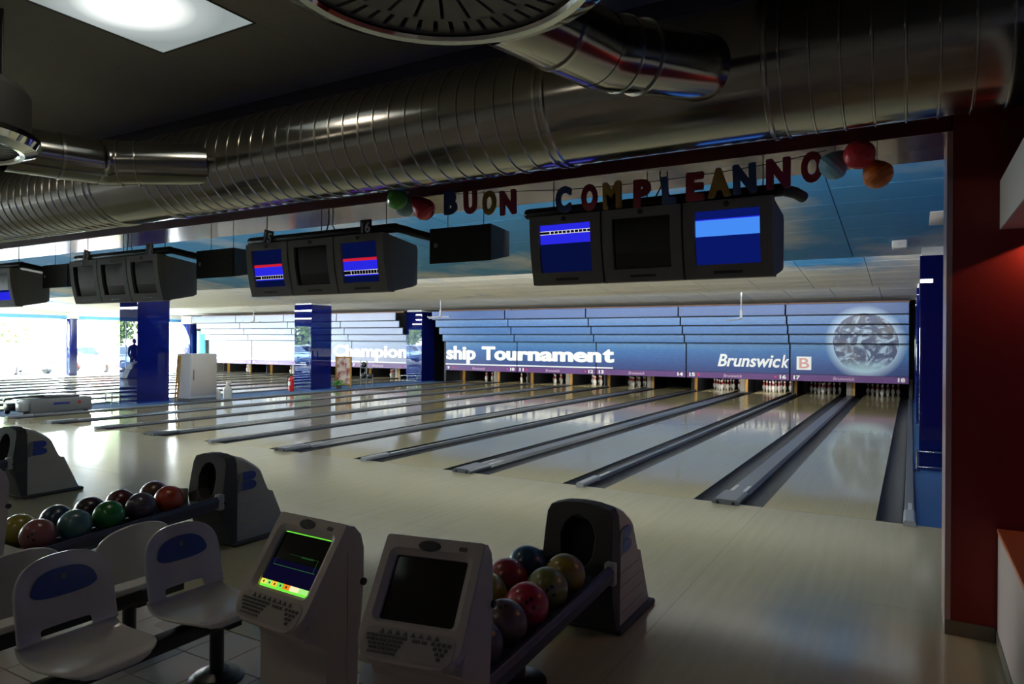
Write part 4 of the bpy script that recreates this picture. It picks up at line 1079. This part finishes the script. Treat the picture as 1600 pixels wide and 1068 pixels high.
seat0 = make_seat('white moulded seat with blue oval inlay, nearest, lower left corner')
seat0.location = (-1.235, -6.06, 0); seat0.rotation_euler = (0, 0, 0)
for (x, y, rz, lb) in ((-1.24, -5.50, 0, 'white moulded seat with blue oval inlay, left of the lit terminal'), (-1.89, -5.60, PI, 'white moulded seat turned away, behind the seat left of the lit terminal'), (-1.89, -6.14, PI, 'white moulded seat turned away, behind the nearest seat')):
    c = copy_tree(seat0); c.location = (x, y, 0); c.rotation_euler = (0, 0, rz); c['label'] = lb
for bx, lb, fy_ in ((-1.26, 'black beam and pedestals carrying the two front seats', (-5.36, -6.4)), (-1.92, 'black beam and pedestals carrying the two rear seats', (-5.42, -6.5))):
    f = thing('seat_frame', lb, 'seat frame', (bx, -5.9, 0), 0, 'seat frames')
    MB().rbox(-.04, .04, -.75, .72, .305, .374, .008, 2).build('beam', M_FRAME, f)
    for y in fy_:
        MB().cyl((-.1, y + 5.9, 0.02), (-.1, y + 5.9, .31), .035, n=20).build('pedestal', M_FRAME, f)
        MB().lathe([(.135, 0), (.135, .012), (.11, .03), (.06, .048), (.0001, .055)], (-.1, y + 5.9, 0), n=32).build('foot', M_FRAME, f)
        MB().box(-.13, .04, y + 5.9 - .04, y + 5.9 + .04, .29, .306).build('bracket', M_FRAME, f)

# ------------------------------------------------------------------ scoring terminals
def terminal(loc, rz, label, lit):
    c = thing('scoring_terminal', label, 'terminal', loc, rz, 'scoring terminals')
    W = .19; P0 = Vector((0, -.245, .695)); u = Vector((0, .245, .345)); L_ = u.length; u.normalize(); nrm = Vector((0, -u.z, u.y))
    def PT(a, b, h=0): return Vector((a, 0, 0)) + P0 + u * b + nrm * h
    def plate(poly, h0, h1, name, m, parent=c, bev=0):
        n = len(poly); vs = [PT(a, b, h0) for a, b in poly] + [PT(a, b, h1) for a, b in poly]
        return MB().add(vs, [(i, (i + 1) % n, n + (i + 1) % n, n + i) for i in range(n)] + [tuple(range(n))[::-1], tuple(range(n, 2 * n))]).build(name, m, parent, bevel=bev)
    def rr(a0, a1, b0, b1, r, top=None):
        out = []
        for cx_, cy_, t0, q in ((a1, b0, -PI / 2, r), (a1, b1, 0, top if top is not None else r), (a0, b1, PI / 2, top if top is not None else r), (a0, b0, PI, r)):
            sx_ = -1 if cx_ == a1 else 1; sy_ = 1 if cy_ == b0 else -1
            for i in range(6):
                t = t0 + (PI / 2) * i / 5; out.append((cx_ + sx_ * q + q * math.cos(t), cy_ + sy_ * q + q * math.sin(t)))
        return out
    # face with an opening for the screen
    out = rr(-W, W, 0, L_, .085, .012); sc_ = (-.138, .138, .134, .356)
    scr = rr(sc_[0], sc_[1], sc_[2], sc_[3], .012); rec = rr(sc_[0] - .022, sc_[1] + .022, sc_[2] - .012, sc_[3] + .022, .03)
    n = len(out); f = MB()
    rings = [[PT(a * .99, b, -.062) for a, b in out], [PT(a, b, -.006) for a, b in out], [PT(a * .985, .002 + b * .99, 0) for a, b in out], [PT(a, b, 0) for a, b in rec], [PT(a, b, -.014) for a, b in scr], [PT(a, b, -.03) for a, b in scr]]
    vs = [v for r_ in rings for v in r_]
    f.add(vs, [(k * n + i, k * n + (i + 1) % n, (k + 1) * n + (i + 1) % n, (k + 1) * n + i) for k in range(5) for i in range(n)], 0, False)
    f.build('face', M_CONS, c)
    mats = [M_GLASS]; s = MB(); a0, a1, b0, b1 = sc_
    def q(x0, x1, y0, y1, m, h=-.024):
        if m not in mats: mats.append(m)
        A, B = a1 - a0, b1 - b0
        s.add([PT(a0 + A * x0, b0 + B * y0, h), PT(a0 + A * x1, b0 + B * y0, h), PT(a0 + A * x1, b0 + B * y1, h), PT(a0 + A * x0, b0 + B * y1, h)], [(0, 1, 2, 3)], mats.index(m))
    q(0, 1, 0, 1, M_GLASS, -.026)
    if lit:
        g_, y_, r_, o_2 = emi((120, 240, 70)), emi((240, 230, 90)), emi((190, 70, 50)), emi((240, 140, 30))
        q(.0, 1, .0, .045, g_); q(.0, .12, .045, .13, y_); q(.12, .22, .045, .13, emi((160, 240, 110))); q(.22, .34, .045, .13, emi((250, 200, 60)))
        q(.34, .46, .045, .13, emi((120, 230, 90))); q(.46, .60, .045, .13, o_2); q(.60, .78, .045, .13, emi((250, 240, 190))); q(.78, 1, .045, .13, emi((170, 240, 130)))
        for i, x in enumerate((.06, .18, .29, .41, .53)): q(x - .015, x + .015, .07, .105, emi((40, 40, 20)), -.0235)
        q(.0, 1, .13, .50, emi((10, 8, 34)))
        q(0, 1, .985, 1, g_); q(.08, .92, .40, .405, emi((60, 130, 60)), -.0235); q(.88, .885, .40, .62, emi((40, 90, 44)), -.0235); q(.3, .885, .62, .625, emi((30, 66, 34)), -.0235); q(.08, .085, .40, .50, emi((30, 66, 34)), -.0235)
        q(.55, .8, .60, .63, emi((24, 60, 30)), -.0234)
    s.build('screen', mats, c, recalc=False)
    plate(rr(-.165, .165, .014, .108, .03), .0002, .003, 'keypad', M_KEYP)
    k = MB()
    def key(a, b, w_, h_):
        vs = [PT(a + x, b + y, z) for z in (.003, .0065) for x, y in ((-w_ / 2, -h_ / 2), (w_ / 2, -h_ / 2), (w_ / 2, h_ / 2), (-w_ / 2, h_ / 2))]
        k.add(vs, [(0, 3, 2, 1), (4, 5, 6, 7), (0, 1, 5, 4), (1, 2, 6, 5), (2, 3, 7, 6), (3, 0, 4, 7)])
    for i in range(8):
        a = -.10 + i * .0285; b = .094
        vs = [PT(a + x, b + y, z) for z in (.003, .0065) for x, y in ((-.009, -.006), (.009, -.006), (0, .008))]
        k.add(vs, [(0, 2, 1), (3, 4, 5), (0, 1, 4, 3), (1, 2, 5, 4), (2, 0, 3, 5)])
    for r_, (x0, cnt) in enumerate(((-.148, 10), (-.145, 9), (-.135, 8), (-.128, 7))):
        for i in range(cnt): key(x0 + i * .0152, .079 - r_ * .0125, .011, .0085)
    key(-.085, .0285, .10, .008); key(.028, .077, .026, .009); key(.058, .077, .018, .009)
    for r_, cnt in enumerate((4, 3, 2, 1)):
        for i in range(cnt): key(.118 + (i - (cnt - 1) / 2) * .019, .078 - r_ * .0145, .011, .010)
    tag(k.build('keys', M_KEY, c), kind='stuff')
    # round speaker with slats, small badge
    sp = []
    for i in range(28):
        t = 2 * PI * i / 28; sp.append((-.012 + .042 * math.cos(t), .391 + .019 * math.sin(t)))
    plate(sp, .0002, .002, 'speaker', M_BLACK)
    for i in range(5):
        y = .379 + i * .006; hw = .042 * math.sqrt(max(0, 1 - ((y - .391) / .019) ** 2)); plate([(-.012 - hw, y - .0012), (-.012 + hw, y - .0012), (-.012 + hw, y + .0012), (-.012 - hw, y + .0012)], .002, .0045, 'speaker_slat', M_KEY)
    plate(rr(.10, .13, .384, .399, .004), .0002, .002, 'badge', M_KEY)
    # body and back shell
    B = MB(); B.prism([(.0, .965), (-.19, .695), (-.20, .665), (-.115, .615), (-.10, .58), (-.10, 0), (.0, 0)], 0, -W + .003, W - .003)
    B.build('body', M_CONS, c, bevel=.008, seg=3)
    B = MB(); B.prism([(.006, 1.032), (.04, 1.022), (.075, .985), (.09, .93), (.09, .8), (.07, .6), (.06, .5), (.06, 0), (.006, 0)], 0, -W + .006, W - .006)
    B.build('rear_shell', M_CONS, c, bevel=.02, seg=3)
    MB().cyl((W - .006, .085, .80), (W + .004, .085, .80), .014, n=12).build('side_catch', M_BLACK, c)
    MB().rbox(-.17, .17, -.14, .09, 0, .03, .01, 1).build('base', M_HOODD, c)


terminal((-.315, -5.715, 0), -.05, 'beige scoring terminal with a lit green and yellow screen', True)
terminal((.265, -5.70, 0), .19, 'beige scoring terminal with a dark screen, in front of the ball rack', False)
terminal((-2.837, -5.82, 0), 0.0, 'beige scoring terminal cut off by the left picture edge', False)

# ------------------------------------------------------------------ things in the aisle, left
fr_ = thing('cabinet', 'tall white metal cabinet standing beside the nearest left pillar', 'cabinet', (-16.05, 5.05, 0))
MB().rbox(-.30, .30, -.42, .42, .08, 1.34, .012, 2).build('body', M_WHITE, fr_)
MB().box(-.28, .28, -.40, .40, 0, .08).build('plinth', M_HOODG, fr_)
MB().rbox(.301, .325, -.41, .41, .16, 1.33, .008, 1).build('door', M_CAB, fr_)
MB().rbox(.325, .345, -.36, -.33, .6, .9, .006, 1).build('handle', M_HOODG, fr_)
ld = thing('wooden_ladder', 'narrow brown wooden step ladder leaning by the blue pillar', 'ladder', (-16.28, 4.52, 0))
for q in (0, .1): MB().box(q - .015, q + .015, -.02, .02, 0, 1.3, 0, Matrix.Rotation(-.07, 4, 'X')).build('stile', M_YWOOD, ld)
for i in range(5): MB().box(.012, .09, -.015, .015, .18 + i * .23, .20 + i * .23, 0, Matrix.Rotation(-.07, 4, 'X')).build('rung', M_YWOOD, ld)
for i, (x, y, lb) in enumerate(((-15.74, 5.84, 'white spray bottle standing beside the white cabinet'), (-15.86, 5.60, 'small white jug between the cabinet and the spray bottle'))):
    b = thing('spray_bottle' if i == 0 else 'jug', lb, 'bottle', (x, y, 0))
    s_ = 1.1 if i == 0 else .75
    MB().lathe([(.11 * s_, 0), (.115 * s_, .02), (.115 * s_, .26 * s_), (.09 * s_, .32 * s_), (.03 * s_, .36 * s_), (.03 * s_, .40 * s_), (.0001, .41 * s_)], n=20).build('body', M_PIN, b)
    if i == 0:
        MB().rbox(-.03, .03, -.03, .12, .44, .51, .01, 1).build('nozzle', M_PIN, b); MB().box(-.01, .01, .05, .07, .35, .44).build('trigger', M_HOODG, b)
    else: MB().tube([(.06, 0, .2), (.11, 0, .22), (.1, 0, .12), (.075, 0, .08)], .012).build('handle', M_PIN, b)
mc = thing('lane_machine', 'low grey lane oiling machine with open hoses on the approach', 'machine', (-16.05, .85, 0))
MB().rbox(-.33, .62, -.42, .92, .05, .37, .03, 2).build('body', M_HOODG, mc)
MB().rbox(-.25, .5, -.1, .7, .37, .42, .02, 1).build('lid', M_CAP, mc)
MB().rbox(.30, .57, -.6, -.42, .1, .30, .02, 1).build('motor', M_CLIP, mc); MB().rbox(-.2, .1, -.62, -.42, .1, .26, .02, 1).build('motor', M_BLACK, mc)
MB().tube([(-.2, -.6, .3), (.1, -.7, .38), (.4, -.55, .42), (.5, -.1, .43)], .022).build('hose', M_WIRE, mc)
MB().tube([(-.25, -.64, .36), (.5, -.64, .36)], .016).build('handle_bar', M_CHROME, mc)
for x, y in ((-.28, -.5), (.55, -.5), (-.28, .8), (.55, .8)): MB().cyl((x - .02, y, .055), (x + .02, y, .055), .055, n=16).build('wheel', M_BLACK, mc)
MB().box(.621, .624, .05, .4, .22, .27).build('name_plate', M_BLUEW, mc); MB().cyl((.62, .62, .25), (.625, .62, .25), .04, n=16).build('badge', M_STICKR, mc)
fx = thing('fire_extinguisher', 'red fire extinguisher standing before the second blue pillar', 'fire extinguisher', (-16.66, 9.1, 0))
MB().lathe([(.085, 0), (.09, .02), (.09, .40), (.07, .46), (.03, .49), (.03, .53), (.0001, .53)], n=20).build('cylinder', mat('extinguisher_red', S(196, 28, 24), .3), fx)
MB().rbox(-.02, .02, -.09, .05, .53, .56, .006, 1).build('valve', M_BLACK, fx); MB().tube([(0, -.05, .53), (-.1, -.1, .5), (-.13, -.1, .3), (-.1, -.09, .12)], .014).build('hose', M_BLACK, fx)
MB().box(-.05, .05, -.095, -.088, .2, .34).build('label_plate', M_STICK, fx)
po = thing('poster_stand', 'upright wood-framed poster stand right of the second pillar', 'sign', (-16.50, 11.45, 0), .35)
MB().box(-.31, -.26, -.02, .02, 0, 1.15).box(.26, .31, -.02, .02, 0, 1.15).box(-.26, .26, -.02, .02, 1.1, 1.15).box(-.26, .26, -.02, .02, .1, .15).build('frame', M_YWOOD, po)
mp_ = mat('poster_print', S(214, 200, 190), .5, col2=S(150, 80, 70), vscale=4, thr=(.45, .6))
MB().box(-.26, .26, -.008, .008, .15, 1.1).build('poster', mp_, po)
br_ = thing('ball_stand', 'metal stand with dark balls right of the poster', 'rack', (-15.95, 12.1, 0))
for x in (-.3, .0, .3): MB().tube([(x, 0, 0), (x, 0, 1.0 if x < .2 else .5)], .018).build('post', M_CAP, br_)
for z in (.30, .72): MB().tube([(-.3, 0, z), (.3, 0, z)], .014).build('shelf_bar', M_CAP, br_)
for x, z, lb in ((-.16, .42, 'left ball on the lower bar of the metal stand'), (.15, .42, 'right ball on the lower bar of the metal stand'), (-.15, .84, 'left ball on the upper bar of the metal stand')):
    b = tag(MB().sphere((0, 0, 0), .108, 20, 12).build('bowling_ball', M_BLACK, None, (-15.95 + x, 12.1, z)), 'black bowling ball, ' + lb, 'bowling ball')
gp = thing('potted_plant', 'small bushy green plant at the foot of the second pillar', 'plant', (-16.3, 11.0, 0))
MB().lathe([(.08, 0), (.11, .12), (.10, .12), (.0001, .11)], n=16).build('pot', M_HOODD, gp)
lf = MB(); rnd = random.Random(3)
for i in range(90):
    d = Vector((rnd.gauss(0, 1), rnd.gauss(0, 1), abs(rnd.gauss(0, .8)) + .1)).normalized(); p = Vector((0, 0, .12)) + d * rnd.uniform(.06, .18); a = d.orthogonal().normalized() * .03; e_ = d * .07
    lf.add([p - a, p + e_ * .2, p + a, p + e_], [(0, 1, 2, 3)])
tag(lf.build('leaves', mat('leaf_green', S(40, 150, 50), .5), gp, recalc=False), kind='stuff')

# ------------------------------------------------------------------ person by the left windows (seen mirrored in the nearest blue pillar)
def person(loc, rz):
    p = thing('person', 'person in dark jacket and trousers standing by the ball rack at the windows', 'person', loc, rz)
    V = [((0, 0, .98), .15), ((0, 0, 1.16), .135), ((0, 0, 1.32), .16), ((0, 0, 1.44), .12), ((.01, 0, 1.50), .058), ((.02, 0, 1.55), .055),
         ((.0, .17, 1.41), .07), ((-.02, .23, 1.14), .05), ((.10, .22, .95), .04), ((.16, .2, .92), .035),
         ((.0, -.17, 1.41), .07), ((-.02, -.23, 1.14), .05), ((.12, -.2, .97), .04), ((.18, -.17, .95), .035),
         ((0, .09, .90), .10), ((.02, .11, .50), .068), ((-.02, .12, .09), .045), ((.05, .125, .035), .04), ((.14, .13, .03), .032),
         ((0, -.09, .90), .10), ((.03, -.11, .50), .068), ((-.01, -.12, .09), .045), ((.06, -.125, .035), .04), ((.15, -.13, .03), .032)]
    E = [(0, 1), (1, 2), (2, 3), (3, 4), (4, 5), (3, 6), (6, 7), (7, 8), (8, 9), (3, 10), (10, 11), (11, 12), (12, 13), (0, 14), (14, 15), (15, 16), (16, 17), (17, 18), (0, 19), (19, 20), (20, 21), (21, 22), (22, 23)]
    def skin(vv, ee, name, m, root=0, lv=2):
        me = bpy.data.meshes.new(name); me.from_pydata([v for v, r in vv], ee, []); me.materials.append(m)
        o = bpy.data.objects.new(name, me); COL.objects.link(o); o.parent = p
        o.modifiers.new('skin', 'SKIN'); sv = me.skin_vertices[0].data
        for i, (v, r) in enumerate(vv): sv[i].radius = (r, r); sv[i].use_root = (i == root)
        s = o.modifiers.new('sub', 'SUBSURF'); s.levels = s.render_levels = lv
        for f_ in me.polygons: f_.use_smooth = True
        return o
    ms = mat('skin_tone', S(186, 138, 112), .5); mj = mat('jacket_navy', S(28, 32, 52), .8)
    skin(V, E, 'body', mj)
    h = MB().sphere((.03, 0, 1.645), .095, 20, 14, sq=(1.05, .82, 1.25)).build('head', ms, p)
    MB().sphere((.128, 0, 1.64), .018, 10, 8, sq=(1.2, .7, 1.3)).build('nose', ms, h)
    for s in (-1, 1):
        MB().sphere((.112, s * .032, 1.665), .011, 8, 6).build('eye', M_BLACK, h); MB().sphere((.03, s * .08, 1.645), .025, 10, 8, sq=(.7, .3, 1.2)).build('ear', ms, h)
    MB().box(.115, .122, -.022, .022, 1.588, 1.594).build('mouth', M_STICKR, h)
    MB().sphere((.012, 0, 1.675), .10, 20, 12, sq=(1.04, .88, 1.1)).build('hair', mat('hair_dark', S(30, 24, 20), .6), p)
    for s, wr in ((1, Vector((.16, .2, .92))), (-1, Vector((.18, -.17, .95)))):
        hand = [(wr, .034), (wr + Vector((.06, -.02 * s, -.02)), .034)]; ee = [(0, 1)]
        for i in range(4):
            b = wr + Vector((.085, -.03 * s, .022 - .017 * i)); k0 = len(hand)
            hand += [(b, .010), (b + Vector((.03, -.012 * s, -.006)), .009), (b + Vector((.045, -.035 * s, -.012)), .008)]; ee += [(1, k0), (k0, k0 + 1), (k0 + 1, k0 + 2)]
        k0 = len(hand); b = wr + Vector((.035, -.02 * s, .035)); hand += [(b, .012), (b + Vector((.035, -.03 * s, .01)), .010)]; ee += [(0, k0), (k0, k0 + 1)]
        skin(hand, ee, 'hand', ms, 0, 1)


person((-29.15, -4.1, 0), .2)

# ------------------------------------------------------------------ outside
tag(MB().box(-95, XL - .3, -60, 90, -.25, -.06).build('ground', M_ASPH), kind='structure')


def car(x, y, rz, colr, label):
    c = thing('parked_car', label, 'car', (x, y, -.06), rz, 'cars parked outside the windows')
    m = mat('car_paint', colr, .25, 0, .5, coat=.6)
    # body sections along x (length), half-widths and heights
    sec = [(-2.05, .66, .35, .62), (-1.95, .78, .25, .86), (-1.2, .84, .22, .92), (0, .86, .22, .93), (.8, .85, .22, .90), (1.6, .80, .24, .80), (2.0, .70, .28, .66), (2.1, .60, .36, .56)]
    B = MB(); vs = []
    for xx, wd, z0, z1 in sec: vs += [(xx, -wd * .93, z0), (xx, -wd, (z0 + z1) / 2), (xx, -wd * .9, z1), (xx, wd * .9, z1), (xx, wd, (z0 + z1) / 2), (xx, wd * .93, z0)]
    for k in range(len(sec) - 1): B.add(vs[k * 6:k * 6 + 12], [(i, (i + 1) % 6, 6 + (i + 1) % 6, 6 + i) for i in range(6)], 0, True)
    B.add(vs[:6], [tuple(range(6))]); B.add(vs[-6:], [tuple(range(6))]); B.build('body', m, c)
    R = MB(); sec = [(-1.85, .70, .88), (-1.3, .62, 1.40), (-.3, .62, 1.46), (.35, .62, 1.40), (1.15, .72, .90)]
    vs = []
    for xx, wd, z in sec: vs += [(xx, -wd, z), (xx, wd, z)]
    R.add(vs, [(2 * i, 2 * i + 1, 2 * i + 3, 2 * i + 2) for i in range(4)], 0, True); vs2 = vs[:]
    for s in (0, 1):
        base = [(-1.85, .8), (1.15, .8)]; poly = [vs[2 * i + s] for i in range(5)]; R.add(poly, [tuple(range(5))])
    R.build('cabin', m, c)
    gl_ = mat('car_glass', S(24, 30, 38), .05, 0, .8)
    for s in (-1, 1): MB().add([(-1.55, s * .70, .93), (.85, s * .735, .93), (.3, s * .645, 1.36), (-1.2, s * .645, 1.36)], [(0, 1, 2, 3)]).build('side_window', gl_, c)
    MB().add([(1.06, -.66, .97), (1.06, .66, .97), (.44, .58, 1.375), (.44, -.58, 1.375)], [(0, 1, 2, 3)]).build('windscreen', gl_, c)
    MB().add([(-1.83, -.62, .97), (-1.83, .62, .97), (-1.38, .56, 1.36), (-1.38, -.56, 1.36)], [(0, 1, 2, 3)]).build('rear_window', gl_, c)
    for xx in (-1.3, 1.3):
        for s in (-1, 1):
            w_ = MB().cyl((xx, s * .66, .31), (xx, s * .87, .31), .31, n=24).build('wheel', M_BLACK, c); MB().cyl((xx, s * .872, .31), (xx, s * .88, .31), .19, n=16).build('hub_cap', M_CAPEND, w_)
    for s in (-.55, .55): MB().rbox(2.0, 2.09, s - .14, s + .14, .54, .68, .02, 1).build('headlamp', M_CHROME, c)
    MB().box(2.06, 2.11, -.26, .26, .40, .50).build('number_plate', M_STICK, c)


for x, y, rz, cc_, lb in ((-37.6, -8.4, .2, S(150, 178, 214), 'pale blue car parked outside, mirrored in the nearest pillar'), (-38.2, -11.6, .1, S(222, 224, 226), 'white car parked outside, mirrored in the blue pillars'), (-37.8, -5.0, .15, S(196, 200, 206), 'silver car parked outside the concourse windows'),
                          (-38.6, -14.8, .1, S(60, 74, 110), 'dark blue car parked outside, farthest from the lanes'), (-38.4, 10.6, 0.05, S(225, 225, 225), 'white car parked outside, behind the slim blue column'), (-37.6, 6.2, 0, S(200, 204, 210), 'pale grey car parked outside the middle window bay'), (-38, 14.8, .05, S(180, 60, 50), 'red car parked outside the last window bay')):
    car(x, y, rz, cc_, lb)
leafm = mat('tree_leaf', S(150, 172, 104), .6, var=.4, vscale=1.2)
bark = mat('tree_bark', S(90, 74, 58), .8)
TREES = ((-44, -9, 6), (-46, -12.5, 6.5), (-44.5, -16, 6), (-46, -19.5, 6.5), (-45, -23, 6), (-47, -27, 7), (-45, -31, 6), (-46, 8, 6), (-47, 14, 6.5), (-46, 21, 6))
TW = ('nearest the concourse', 'behind the pale blue car', 'behind the white car', 'behind the dark blue car', 'fifth towards the street', 'sixth towards the street', 'farthest towards the street', 'behind the pale grey car', 'behind the red car', 'beyond the red car')
for i, (x, y, h) in enumerate(TREES):
    t = thing('tree', 'leafy green tree beyond the parked cars, %s' % TW[i], 'tree', (x, y, -.06), 0, 'trees beyond the car park')
    rnd = random.Random(i)
    MB().tube([(0, 0, 0), (.1, 0, 1.5), (0, .1, h * .55)], [.22, .17, .1], 8).build('trunk', bark, t)
    L_ = MB()
    for k in range(2200):
        d = Vector((rnd.gauss(0, 1), rnd.gauss(0, 1), rnd.gauss(0, 1))).normalized(); r = rnd.uniform(.55, 1) ** .5
        p = Vector((0, 0, h * .50)) + Vector((d.x * 2.0, d.y * 2.1, d.z * h * .44)) * r * (.8 + .25 * math.sin(d.x * 5 + i) * math.cos(d.y * 4))
        a = Vector((rnd.gauss(0, 1), rnd.gauss(0, 1), rnd.gauss(0, 1))).normalized() * .2; b = a.orthogonal().normalized() * .14
        L_.add([p - a, p - b, p + a, p + b], [(0, 1, 2, 3)])
    tag(L_.build('foliage', leafm, t, recalc=False), kind='stuff')
